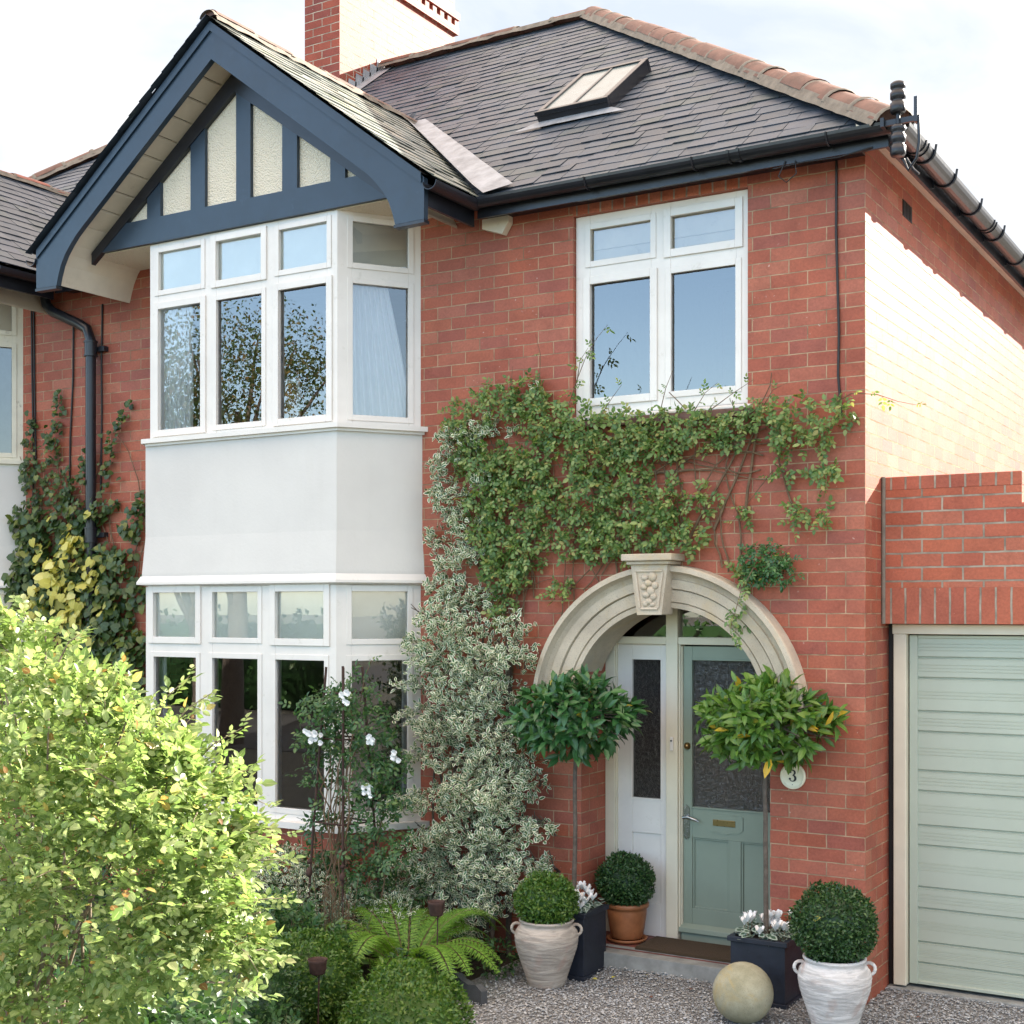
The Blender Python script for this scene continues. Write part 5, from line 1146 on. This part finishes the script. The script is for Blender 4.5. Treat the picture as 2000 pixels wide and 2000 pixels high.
# terracotta pot
T = thing('terracotta_pot', 'glazed brown terracotta pot on a saucer inside the porch', 'plant pot', (-1.66, .19, .143))
m = MB(); m.lathe((-1.66, .19, .143), [(0, .022), (.098, .022), (.105, .03), (.118, .09), (.128, .16), (.132, .205), (.130, .222), (.142, .226), (.148, .236), (.148, .252), (.140, .26), (.128, .256), (.122, .235), (0, .23)], 36); build('pot', m, 'terracotta', T)
m = MB(); m.lathe((-1.66, .19, .143), [(0, .002), (.12, .002), (.132, .010), (.138, .024), (.130, .026), (.122, .014), (0, .012)], 36); build('saucer', m, 'terracotta', T)
T = thing('box_ball', 'dark green clipped box ball in the terracotta pot inside the porch', 'topiary', (-1.66, .19, .39)); box_ball(T, (-1.66, .17, .545), .178, 3600, .025, 'leaf_box', .95)
# stone ball
m = MB(); m.ball((-.505, -.667, .168), .172, 40, 24); tag(build('stone_ball', m, 'ball_stone'), 'lichen stained stone ball on the gravel before the right planter', 'stone ball')
# door mat
m = MB(); m.box(-1.50, -.70, -.02, .31, .1465, .168); tag(build('door_mat', m, 'coir', bevel=.004), 'brown coir mat on the porch floor in front of the green door', 'door mat')

# ---- planters with standard bays and cyclamen ------------------------
def planter(label, x0, x1, y0, y1, h):
    T = thing('square_planter', label, 'planter', ((x0 + x1) / 2, (y0 + y1) / 2, 0)); m = MB(); t = .018
    m.box(x0 - .012, x1 + .012, y0 - .012, y1 + .012, 0, .035); m.box(x0, x1, y0, y1, .0352, h - .03)
    build('body', m, 'planter_paint', T, bevel=.003)
    for a, b, c, d in ((x0 - .016, x1 + .016, y0 - .016, y0 + t), (x0 - .016, x1 + .016, y1 - t, y1 + .016), (x0 - .016, x0 + t, y0 + t, y1 - t), (x1 - t, x1 + .016, y0 + t, y1 - t)):
        r = MB(); r.box(a, b, c, d, h - .029, h); build('rim', r, 'planter_paint', T, bevel=.003)
    s = MB(); s.box(x0 + t, x1 - t, y0 + t, y1 - t, h - .0295, h - .02); build('compost', s, 'soil', T)
planter('navy square planter behind the grey urn left of the step', -1.975, -1.665, -.415, -.105, .435)
planter('navy square planter behind the stone ball right of the step', -.715, -.375, -.335, -.02, .40)
def bay_tree(label, x, y, zb, zc, rx, rz, mat, n, ymax, lean=0.0, seed=1):
    rs = random.Random(seed)
    T = thing('bay_tree', label, 'tree', (x, y, zb)); t = MB()
    pts = [V(x + lean * math.sin(i / 9 * 2.6) + rs.uniform(-.004, .004), y, zb + (zc - zb) * i / 9) for i in range(10)]
    t.tube(pts, [.016 - .0004 * i for i in range(10)], 9)
    build('trunk', t, 'bark', T)
    br = MB(); lb = LB(T_OVAL)
    for i in range(26):
        a = rs.uniform(0, 6.28); el = rs.uniform(-.5, 1.2); L = rs.uniform(.6, .95); d = V(math.cos(a) * math.cos(el) * rx, math.sin(a) * math.cos(el) * rx * .9, math.sin(el) * rz) * L
        br.tube([V(x, y, zc - .08), V(x, y, zc - .05) + d * .5 + V(0, 0, .03), V(x, y, zc - .05) + d], [.007, .005, .003], 5)
    d = unit(rnd(n)); d[:, 2] = d[:, 2] * .9 + .05; d = unit(d); q = rng.uniform(.45, 1.0, n) ** .5
    p = np.array([x, y, zc]) + d * np.array([rx, rx * .95, rz]) * (q * (1 + .10 * np.sin(d[:, 0] * 6 + 1) + .08 * np.sin(d[:, 2] * 7)))[:, None] * .82
    p[:, 1] = np.minimum(p[:, 1], ymax - .03)
    # whorls of 5-7 leaves round each shoot tip
    for k in range(6):
        rd = unit(d + rnd(n, .12)); ang = rng.normal(0, .95, (n, 3)); ax = unit(rd * .75 + ang * .8 + np.array([0, 0, -.18 if k > 2 else .22]))
        L = rng.uniform(.070, .125, n); pp = p + rnd(n, .02)
        tipy = pp[:, 1] + ax[:, 1] * L; ax[:, 1] = np.where(tipy > ymax, np.minimum(ax[:, 1], -.05), ax[:, 1])
        lb.add(pp, ax, rd * .6 + np.array([0, -.35, .75]) + rnd(n, .3), L, L * rng.uniform(.30, .38, n))
    build('branches', br, 'bark', T); build_leaves('crown', lb, mat, T)
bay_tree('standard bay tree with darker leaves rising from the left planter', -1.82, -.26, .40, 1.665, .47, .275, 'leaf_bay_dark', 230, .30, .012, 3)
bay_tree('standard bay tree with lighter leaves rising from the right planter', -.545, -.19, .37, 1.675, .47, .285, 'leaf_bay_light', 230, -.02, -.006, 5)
def cyclamen(label, x0, x1, y0, y1, z, nf):
    T = thing('cyclamen', label, 'flower', ((x0 + x1) / 2, (y0 + y1) / 2, z)); lb = LB(T_IVY); st = MB(); n = 130
    p = np.stack([rng.uniform(x0, x1, n), rng.uniform(y0, y1, n), z + rng.uniform(.0, .055, n)], 1)
    c = np.array([(x0 + x1) / 2, (y0 + y1) / 2, z]); o = p - c; o[:, 2] = 0
    lb.add(p, unit(o + rnd(n, .05)) * .9 + np.array([0, 0, -.1]), np.array([0, -.25, 1.0]) + rnd(n, .3), rng.uniform(.035, .05, n), rng.uniform(.035, .05, n)); build_leaves('foliage', lb, 'leaf_cyclamen', T)
    for i in range(nf):
        x, y = random.uniform(x0 + .02, x1 - .02), random.uniform(y0, y1 - .02); h = random.uniform(.045, .12); q = V(x, y, z)
        e = q + V(random.uniform(-.015, .015), random.uniform(-.02, .01), h); f = MB(); sk = MB(); sk.tube([q, q.lerp(e, .6) + V(.004, 0, .01), e], .0018, 5)
        for k in range(5):
            a = 2 * math.pi * k / 5 + random.uniform(-.2, .2); d = V(math.cos(a), math.sin(a), 0); s = V(-d.y, d.x, 0); w_ = random.uniform(.013, .018); hh = random.uniform(.036, .052)
            b0 = e + d * .004; m1 = e + d * .018 + V(0, 0, hh * .45); tp = e + d * .026 + V(0, 0, hh * .9)
            f.add([b0 - s * .004, b0 + s * .004, m1 + s * w_, tp + s * w_ * .6 + d * .004, tp + V(0, 0, .005), tp - s * w_ * .6 + d * .004, m1 - s * w_, m1 + d * .004], [(0, 1, 7), (1, 2, 7), (2, 3, 7), (3, 4, 7), (4, 5, 7), (5, 6, 7), (6, 0, 7)], True)
        f.ball(e, .006, 8, 5); fo = build('flower', f, 'petal', T); build('stalk', sk, 'twig', fo)
cyclamen('white cyclamen round the trunk in the left planter', -1.955, -1.68, -.40, -.12, .42, 20)
cyclamen('white cyclamen round the trunk in the right planter', -.70, -.39, -.325, -.04, .385, 20)

# ---- fern -------------------------------------------------------------
FX, FY = -2.62, -.98
T = thing('fern', 'bright green fern beside the grey urn in the flower bed', 'fern', (FX, FY, 0))
lb = LB(T_DIA); st = MB()
for i in range(21):
    a = 2 * math.pi * i / 21 + random.uniform(-.15, .15); L = random.uniform(.58, .82); up = random.uniform(.85, 1.6); d = V(math.cos(a), math.sin(a), 0); c0 = V(FX, FY, .02)
    if d.y > .3: up += .25
    pts = []; N = 26
    for k in range(N + 1):
        t = k / N; pts.append(c0 + d * (L * (t * .95)) + V(0, 0, L * (up * t - (.75 * up + .12) * t ** 2.2)))
    st.tube(pts[::3], [.004 - .0004 * j for j in range(len(pts[::3]))], 4)
    for k in range(4, N):
        t = k / N; q = pts[k]; tg = (pts[k + 1] - pts[k - 1]).normalized(); s = tg.cross(V(0, 0, 1)).normalized(); nn = s.cross(tg)
        pl = .15 * math.sin(math.pi * min(1, (t * .9 + .06))) ** .8 * (1.05 - .35 * t)
        for sg in (-1, 1):
            ax = (s * sg * .95 + tg * .35 - nn * .10).normalized(); m = max(3, int(pl / .0085)); ts = np.linspace(.08, 1, m)
            base = np.array(q)[None] + np.array(ax)[None] * (pl * ts)[:, None]; wl = .019 * (1.05 - ts) + .005
            for s2 in (-1, 1): lb.add(base, np.array(tg) * s2 * .9 + np.array(ax) * .45, np.array(nn) + rnd(m, .12), wl, wl * .62)
build_leaves('fronds', lb, 'leaf_fern', T); build('stalks', st, 'twig', T)

# ---- climbing rose on a rusty obelisk -----------------------------------
T = thing('obelisk_trellis', 'rusty iron obelisk with turned knobs in front of the bay corner', 'plant support', (-3.22, -.86, 0))
corners = [(-3.42, -1.02), (-3.08, -1.05), (-3.0, -.72), (-3.36, -.68)]; tops = [(-3.31, -.93), (-3.16, -.94), (-3.12, -.79), (-3.29, -.78)]
for (x, y), (u, v_) in zip(corners, tops):
    m = MB(); m.tube([V(x, y, 0), V(x * .6 + u * .4, y * .6 + v_ * .4, .9), V(u, v_, 1.97)], .0085, 7); m.ball((x * .78 + u * .22, y * .78 + v_ * .22, .62), .022, 10, 8, (1, 1, 1.5)); m.ball((x * .78 + u * .22, y * .78 + v_ * .22, .69), .016, 8, 6)
    build('rod', m, 'iron_rust', T)
for z in (.35, .95, 1.5, 1.8):
    t = z / 1.97; m = MB(); q = [V(x + (u - x) * t, y + (v_ - y) * t, z) for (x, y), (u, v_) in zip(corners, tops)]; m.tube(q + [q[0]], .006, 6); build('hoop', m, 'iron_rust', T)
T = thing('climbing_rose', 'climbing rose with white flower clusters growing on the rusty obelisk', 'rose', (-3.2, -.85, 0))
lb = LB(T_OVAL); st = MB()
bl = [(-3.48, 1.70, .12), (-3.35, 1.72, .16), (-3.15, 1.75, .15), (-3.02, 1.62, .15), (-3.4, 1.5, .17), (-3.2, 1.48, .14), (-2.98, 1.42, .16), (-2.85, 1.3, .13), (-3.42, 1.25, .15), (-3.05, 1.18, .15), (-3.3, 1.0, .12), (-2.95, .98, .14), (-2.84, 1.1, .10), (-3.48, .92, .1), (-3.12, .8, .12), (-3.42, .7, .1), (-3.0, .72, .12), (-2.78, .8, .12), (-3.15, 1.9, .07), (-3.0, 1.82, .05)]
bl += [(-3.35, .5, .13), (-3.1, .55, .13), (-3.5, 1.45, .1), (-3.25, 1.62, .14)]
p, e = blob_pts(bl, 800, .36, 0); p[:, 1] -= .72; n = len(p)
pinnate(lb, p, np.stack([rng.normal(0, .7, n), rng.normal(-.3, .5, n), rng.normal(.0, .6, n)], 1), np.stack([rng.normal(0, .4, n), rng.normal(-.5, .3, n), rng.normal(.7, .4, n)], 1), rng.uniform(.032, .05, n), 2, .5)
for i in range(16):
    x, y = random.uniform(-3.4, -3.0), random.uniform(-1.0, -.75); pts = [V(x, y, 0)]
    for k in range(12): pts.append(V(pts[-1].x + random.uniform(-.05, .05), y + random.uniform(-.05, .05), pts[-1].z + .145))
    st.tube(pts[:random.randint(8, 13)], .005, 5)
st.tube([V(-3.1, -.85, 1.7), V(-3.02, -.9, 1.9), V(-2.96, -.9, 2.02)], .003, 4)
pinnate(lb, np.array([(-3.02, -.9, 1.9), (-2.98, -.9, 1.98), (-2.96, -.9, 2.02), (-3.05, -.88, 1.82)]), rnd(4) + [0, 0, .5], np.array([(0, -.8, .6)] * 4), .035, 2, .5)
build_leaves('foliage', lb, 'leaf_rose', T); build('stems', st, 'twig', T)
def rose_bloom(mb, c, r):
    for ring, (nr, rr, tz) in enumerate(((3, .35, .9), (5, .65, .55), (7, 1.0, .15))):
        for k in range(nr):
            a = 2 * math.pi * k / nr + ring; d = V(math.cos(a), -abs(math.sin(a)) * .4 - .2, math.sin(a)).normalized(); s = V(-d.z, random.uniform(-.3, .3), d.x).normalized(); q = Vector(c)
            mb.add([q, q + d * r * rr * .6 + s * r * .42, q + d * r * rr + s * r * .2 + V(0, -tz * r * .5, 0), q + d * r * rr - s * r * .2 + V(0, -tz * r * .5, 0), q + d * r * rr * .6 - s * r * .42, q + d * r * rr * .55 + V(0, -tz * r * .6, 0)], [(0, 1, 5), (1, 2, 5), (2, 3, 5), (3, 4, 5), (4, 0, 5)], True)
for (x, y, z) in [(-3.24, -1.07, 1.52), (-2.90, -.95, 1.53), (-3.07, -1.02, 1.78), (-2.76, -.86, 1.41), (-2.92, -.96, 1.19), (-3.31, -1.08, 1.53)]:
    m = MB()
    for k in range(6 if z != 1.41 else 4): rose_bloom(m, (x + random.uniform(-.035, .035), y - random.uniform(.02, .05), z + random.uniform(-.035, .04)), random.uniform(.018, .026))
    build('flower_cluster', m, 'petal', T)

# ---- low shrubs, box in the bed -------------------------------------------
def shrub(name, label, cat, bl, mat, dens, L, w=.5, tpl=T_OVAL, stemmat='twig', comp=False, up=.4):
    c = bl[0]; T = thing(name, label, cat, (c[0], c[1], 0)); lb = LB(tpl); st = MB()
    for x, y, z, r in bl:
        n = max(8, int(dens * r * r)); d = unit(rnd(n)); q = rng.uniform(.35, 1, n) ** .5; p = np.array([x, y, z]) + d * (r * q * (1 + .18 * np.sin(d[:, 0] * 5 + x * 9) * np.sin(d[:, 2] * 6 + y * 7)))[:, None]
        p[:, 2] = np.maximum(p[:, 2], .01)
        nn = d * .6 + np.array([0, -.2, .8]) + rnd(n, .35); ax = d * .7 + rnd(n, .5) + np.array([0, 0, up * .3])
        if comp: pinnate(lb, p, ax, nn, rng.uniform(.8, 1.25, n) * L, 2, w)
        else: lb.add(p, ax, nn, rng.uniform(.7, 1.25, n) * L, rng.uniform(.8, 1.2, n) * L * w)
        for k in range(4):
            a = random.uniform(0, 6.28); st.tube([V(x + .03 * math.cos(a), y + .03 * math.sin(a), 0), V(x, y, z * .6) + V(math.cos(a), math.sin(a), 0) * r * .3, V(x, y, z) + V(math.cos(a), math.sin(a), .5) * r * .7], [.008, .006, .003], 5)
    build_leaves('foliage', lb, mat, T)
    if mat != 'leaf_box': build('stems', st, stemmat, T)
    return T
shrub('variegated_bush', 'low grey green variegated bush under the lower bay window', 'shrub', [(-3.7, -.9, .5, .24), (-3.95, -.95, .48, .22), (-3.45, -.85, .45, .2), (-3.2, -.8, .35, .2), (-2.95, -.7, .3, .2)], 'leaf_variegated', 30000, .030, .55)
shrub('rose_bush', 'loose mid green rose foliage between sunlit bush and clipped box', 'rose', [(-3.1, -1.55, .42, .16), (-2.9, -1.6, .36, .14), (-3.3, -1.5, .36, .18), (-2.75, -1.5, .28, .12), (-3.15, -1.7, .22, .2)], 'leaf_rose', 4200, .045, .5, comp=True)
shrub('ground_shrub', 'fresh green leafy perennials filling the bed below the obelisk', 'shrub', [(-3.35, -1.15, .2, .2), (-3.6, -1.25, .28, .22), (-3.9, -1.3, .3, .25), (-2.95, -1.3, .18, .16), (-3.0, -1.95, .2, .22), (-3.3, -2.05, .25, .25), (-2.9, -2.4, .2, .22), (-2.25, -1.65, .1, .14), (-2.2, -2.8, .15, .2)], 'leaf_rose', 3600, .034, .5, comp=True)
T = thing('lavender', 'grey leaved lavender with pale stalks behind the clipped box', 'lavender', (-3.05, -1.22, 0)); lb = LB(T_DIA); st = MB()
for i in range(70):
    a = random.uniform(0, 6.28); q = random.uniform(0, .16); b = V(-3.05 + math.cos(a) * q, -1.22 + math.sin(a) * q, .05); h = random.uniform(.3, .62); e = b + V(math.cos(a) * q * .9, math.sin(a) * q * .6, h)
    st.tube([b, b.lerp(e, .5) + V(0, 0, .02), e], .002, 4); m = int(h * 60); t = rng.uniform(.05, .85, m)[:, None]; pp = np.array(b) + (np.array(e) - np.array(b)) * t
    lb.add(pp, rnd(m, .6) + [0, 0, .8], rnd(m) + [0, -.5, .5], rng.uniform(.022, .042, m), .005)
build_leaves('foliage', lb, 'leaf_grey', T); build('stems', st, 'twig', T)
T = thing('box_ball', 'bright green box ball at the bottom edge in front of the fern', 'topiary', (-1.72, -2.24, 0)); box_ball(T, (-1.72, -2.24, .17), .33, 7000, .028, 'leaf_box_bright')
T = thing('box_ball', 'large green box mound at the bottom edge left of the fern', 'topiary', (-2.64, -1.9, 0)); box_ball(T, (-2.64, -1.9, .22), .27, 5200, .028, 'leaf_box_bright')
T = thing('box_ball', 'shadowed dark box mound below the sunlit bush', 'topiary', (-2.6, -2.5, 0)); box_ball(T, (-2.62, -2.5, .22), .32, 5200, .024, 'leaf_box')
shrub('ground_shrub', 'dark low evergreen under the bay behind the box mounds', 'shrub', [(-3.6, -1.6, .2, .3), (-4.1, -1.5, .25, .35), (-4.6, -1.4, .3, .35), (-3.9, -2.1, .2, .35), (-4.5, -2.0, .3, .4), (-5.2, -1.4, .4, .45), (-5.9, -1.1, .5, .5), (-3.3, -2.4, .18, .3), (-2.2, -.6, .12, .14), (-2.45, -1.2, .1, .2), (-3.4, -.75, .25, .28), (-3.9, -.8, .22, .28), (-2.9, -.65, .2, .22), (-4.4, -.9, .3, .35), (-3.5, -.74, .5, .2), (-3.2, -.68, .48, .2), (-3.75, -.8, .56, .2), (-2.95, -.55, .45, .18), (-4.1, -.8, .55, .24)], 'leaf_box', 9000, .036)
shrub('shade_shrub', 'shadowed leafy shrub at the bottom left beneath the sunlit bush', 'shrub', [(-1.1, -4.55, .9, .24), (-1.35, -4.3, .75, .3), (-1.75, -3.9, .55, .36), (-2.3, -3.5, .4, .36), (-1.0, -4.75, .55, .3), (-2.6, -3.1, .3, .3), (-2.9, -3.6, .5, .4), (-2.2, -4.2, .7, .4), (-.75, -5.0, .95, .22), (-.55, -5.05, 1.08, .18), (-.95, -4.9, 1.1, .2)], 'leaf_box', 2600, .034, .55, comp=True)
def grass_tuft(label, x, y, z, n, L):
    lb = LB(T_DIA)
    for i in range(3):
        a = rng.uniform(0, 6.28, n); p = np.stack([x + rng.normal(0, .09, n), y + rng.normal(0, .09, n), z + .0 * a], 1); d = np.stack([np.cos(a) * .5, np.sin(a) * .5, .9 + .2 * np.sin(a)], 1)
        lb.add(p, d + rnd(n, .15), rnd(n) + [0, -1, .2], L * rng.uniform(.6, 1.2, n), .008)
    o = build_leaves('grass_tuft', lb, 'leaf_grass'); tag(o, label, 'grass')
grass_tuft('pale thin grass tuft at the bottom edge between bush and box', -1.85, -3.1, .02, 110, .36)

# rusty cups on stakes
def cup(label, x, y, z, r, h):
    T = thing('candle_holder', label, 'candle holder', (x, y, 0)); m = MB(); m.lathe((x, y, z), [(0, 0), (r * .7, 0), (r * .8, h * .1), (r * .95, h * .8), (r * 1.06, h), (r * 1.0, h), (r * .88, h * .8), (r * .7, h * .12), (0, h * .1)], 20); build('cup', m, 'iron_rust', T)
    m = MB(); m.tube([V(x, y, -.02), V(x + .01, y, z)], .0045, 6)
    m.tube([V(x, y, z - .02), V(x + r * 1.1, y, z + h * .4), V(x + r * 1.15, y, z + h * 1.15)], .0025, 5); m.tube([V(x, y, z - .02), V(x - r * 1.1, y, z + h * .4), V(x - r * 1.15, y, z + h * 1.15)], .0025, 5); build('stake', m, 'iron_rust', T)
cup('rusty iron cup on a stake among the fern fronds', -2.27, -1.17, .50, .052, .085)
cup('rusty iron cup on a stake before the green box mound', -2.33, -2.22, .38, .052, .08)
cup('rusty iron cup on a stake in the shade under the sunlit bush', -.86, -4.93, 1.16, .036, .07)
# edging stones
for i, (x, y) in enumerate([(-2.30, -.95), (-2.06, -1.10), (-2.50, -.78)]):
    m = MB(); m.prism([V(x - .11, y, 0), V(x + .11, y - .07, 0), V(x + .11, y - .07, .085), V(x + .06, y - .055, .115), V(x, y - .035, .10), V(x - .06, y - .015, .115), V(x - .11, y, .085)], V(.015, .045, 0))
    tag(build('edging_stone', m, 'edging_stone', bevel=.006), 'dark scalloped edging stone between flower bed and gravel by the fern', 'edging', 'scalloped edging stones along the bed')

# ---- the sunlit bush close to the camera ------------------------------------
BUSH = [(-0.76, -5.4, 2.24, 0.151), (-0.54, -5.38, 2.15, 0.154), (-0.58, -5.52, 2.04, 0.217), (-0.38, -5.4, 2.0, 0.204), (-0.45, -5.56, 1.81, 0.251), (-0.21, -5.42, 1.85, 0.211), (-0.17, -5.27, 1.83, 0.129), (-0.19, -5.52, 1.67, 0.244), (-0.1, -5.35, 1.65, 0.158), (-0.09, -5.23, 1.74, 0.068), (-0.06, -5.21, 1.45, 0.061), (-0.39, -5.64, 1.62, 0.141), (-0.14, -5.49, 1.5, 0.141), (-0.06, -5.33, 1.52, 0.112), (-0.45, -5.32, 2.14, 0.077), (-0.24, -5.32, 2.02, 0.082), (-0.81, -5.43, 2.34, 0.086), (-.95, -5.35, 2.0, .2), (-.8, -5.3, 1.8, .25), (-.5, -5.2, 1.75, .25), (-.35, -5.15, 1.6, .2), (-.62, -5.5, 1.42, .16), (-.5, -5.62, 1.36, .13), (-.3, -5.5, 1.34, .12), (-.75, -5.45, 1.55, .2)]
T = thing('garden_bush', 'large sunlit yellow green bush filling the lower left corner', 'bush', (-.55, -5.3, 0))
lb = LB(T_OVAL); st = MB(); root = V(-.72, -5.42, 0)
BUSH = [(x - .045, y - .025, z - (.07 if z > 1.98 else 0), r * (.9 if z > 2.1 else 1)) for x, y, z, r in BUSH]
for x, y, z, r in BUSH:
    n = int(1150 * r + 30); d = unit(rnd(n)); q = rng.uniform(.15, 1.0, n) ** .6 * rng.uniform(.85, 1.22, n)
    p = np.array([x, y, z]) + d * (r * q * 1.0)[:, None]
    out = unit(p - np.array([-.55, -5.35, 1.55])); ax = out * .7 + rnd(n, .45) + np.array([0, 0, .12]); nn = np.array([.1, .1, 1.0]) + out * .35 + rnd(n, .35)
    pinnate(lb, p, ax, nn, rng.uniform(.014, .038, n), 2, .60, .28, .3)
def cane(pts, r):
    pts = [Vector(a) for a in pts]; st.tube(pts, [r * (1 - .7 * i / (len(pts) - 1)) for i in range(len(pts))], 7)
for x, y, z, r in BUSH:
    for k in range(1):
        e = V(x, y, z) + V(random.uniform(-1, 1), random.uniform(-1, 1), random.uniform(-.3, .9)) * r * .9; m_ = V(-.62, -5.42, 1.15) + V(random.uniform(-.08, .08), random.uniform(-.08, .08), random.uniform(-.1, .2))
        b = root + V(random.uniform(-.06, .06), random.uniform(-.06, .06), 0); cane([b, root.lerp(m_, .55) + V(random.uniform(-.03, .03), 0, 0), m_, m_.lerp(e, .55) + V(0, 0, .06), e], random.uniform(.006, .010))
cane([(-.78, -5.55, 0), (-.75, -5.55, .9), (-.66, -5.56, 1.25), (-.60, -5.56, 1.45), (-.62, -5.55, 1.7)], .018); cane([(-.75, -5.55, .9), (-.58, -5.58, 1.22), (-.50, -5.58, 1.42), (-.47, -5.57, 1.65)], .013)
# long outer sprays
for e, b in (((-.13, -5.2, 1.92), (-.3, -5.35, 1.8)), ((-.09, -5.2, 1.78), (-.15, -5.3, 1.7)), ((-.03, -5.17, 1.58), (-.1, -5.3, 1.55)), ((-.03, -5.17, 1.42), (-.08, -5.3, 1.45)), ((-.30, -5.25, 2.17), (-.4, -5.35, 2.0)), ((-.27, -5.2, 2.12), (-.35, -5.3, 2.0)), ((-.62, -5.35, 2.28), (-.65, -5.4, 2.2)), ((-.8, -5.4, 2.36), (-.75, -5.4, 2.25)), ((-.06, -5.22, 1.32), (-.1, -5.4, 1.4)), ((-.48, -5.32, 2.19), (-.5, -5.36, 2.1)), ((-.16, -5.2, 2.03), (-.28, -5.3, 1.9)), ((-.05, -5.15, 1.68), (-.1, -5.3, 1.65)), ((-.70, -5.40, 2.30), (-.7, -5.4, 2.2))):
    b, e = Vector(b), Vector(e); cane([b, b.lerp(e, .5) + V(0, 0, .02), e], .003); m = 9; t = np.linspace(.15, 1, m)[:, None]
    pp = np.array(b) + (np.array(e) - np.array(b)) * t; sd = np.array([1, 0, 0]) * np.where(np.arange(m) % 2, 1, -1)[:, None]
    pinnate(lb, pp, np.array(e - b)[None] / (e - b).length * .8 + sd * .6 + rnd(m, .25), np.array([.1, -.2, 1.0]) + rnd(m, .3), rng.uniform(.020, .034, m), 2, .58, .28, .3)
for i in range(70):   # small arching sprays breaking the outline
    x, y, z, r = BUSH[rng.integers(0, 21)]; d = Vector(unit(rnd(1) + [.15, .0, .35])[0]); b = V(x, y, z) + d * r * .6; L = random.uniform(.08, .19); e = b + d * L + V(0, 0, -.25 * L)
    cane([b, b.lerp(e, .55) + V(0, 0, .12 * L), e], .0022); m = max(4, int(L / .026)); t = np.linspace(.25, 1, m)[:, None]
    pp = np.array(b) + (np.array(e) - np.array(b)) * t + np.array([0, 0, .12 * L]) * (4 * t * (1 - t)); sv = np.cross(np.array(d), [0, 0, 1.0]); sd = sv * np.where(np.arange(m) % 2, 1, -1)[:, None]
    pinnate(lb, pp, np.array(d)[None] * .6 + sd * .8 + rnd(m, .25), np.array([.1, -.2, 1.0]) + rnd(m, .3), rng.uniform(.018, .034, m), 2, .58, .28, .3)
build_leaves('foliage', lb, 'leaf_bush', T); build('stems', st, 'pale_bark', T)

# ---- trees and hedge across the road: the windows mirror them ---------------
def tree(label, x, y, h, r, n, seed):
    rs = random.Random(seed); T = thing('street_tree', label, 'tree', (x, y, 0), 'trees across the road'); t = MB()
    t.tube([V(x, y, -.05), V(x + .05, y, h * .25), V(x - .04, y + .05, h * .5), V(x, y, h * .72)], [.22, .18, .13, .06], 10)
    cl = []
    for i in range(26):
        a = rs.uniform(0, 6.28); el = rs.uniform(-.2, 1.4); q = rs.uniform(.45, .95); c = V(x + math.cos(a) * math.cos(el) * r * q, y + math.sin(a) * math.cos(el) * r * q, h * .55 + math.sin(el) * h * .40 * q); cl.append((c, r * rs.uniform(.22, .36)))
        t.tube([V(x, y, h * rs.uniform(.25, .5)), V(x, y, h * .5).lerp(c, .5) + V(0, 0, .1), c], [.07, .045, .015], 6)
    build('trunk', t, 'bark', T); lb = LB(T_DIA)
    for c, rr in cl:
        k = n // 26; d = unit(rnd(k)); p = np.array(c) + d * (rr * rng.uniform(.3, 1.15, k))[:, None] * np.array([1.2, 1.2, .8]); lb.add(p, rnd(k) + [0, 0, -.3], rnd(k) + [0, .3, .8], rng.uniform(.05, .10, k), rng.uniform(.03, .055, k))
    build_leaves('crown', lb, 'leaf_tree', T)
tree('broad autumn tinted tree across the road mirrored in the upper bay', -14.2, -11.0, 8.1, 2.9, 19000, 4)
tree('smaller tree across the road mirrored low in the bay panes', -18.5, -14.5, 7.0, 2.8, 9000, 9)
lb = LB(T_DIA); n = 9000; p = np.stack([rng.uniform(-30, 8, n), rng.uniform(-18.4, -17.2, n), rng.uniform(0, 2.2, n) + .2 * np.sin(rng.uniform(0, 6, n))], 1); lb.add(p, rnd(n), rnd(n) + [0, .5, .5], rng.uniform(.12, .25, n), rng.uniform(.08, .14, n))
core = MB(); core.box(-30, 8, -18.2, -17.4, 0, 2.0); tag(build_leaves('garden_hedge', lb, 'leaf_box', None, core), 'long dark hedge across the road mirrored in the lower bay panes', 'hedge')
# stray leaves and petals on the gravel
for i, (x, y) in enumerate([(-1.15, -.52), (-1.32, -.22), (-.98, -.30), (-1.62, -.38), (-.62, -.55), (-1.5, -.30), (.35, -.1)]):
    lf = LB(T_OVAL); lf.add(np.array([(x, y, .018 + gz(x, y))]), np.array([(random.gauss(0, 1), random.gauss(0, 1), .15)]), np.array([(0, -.2, 1)]), .035, .022); o = build_leaves('fallen_leaf', lf, 'leaf_ivy_gold' if i % 2 else 'ridge_clay'); tag(o, 'small fallen leaf lying on the grey gravel', 'leaf', 'fallen leaves on the gravel')
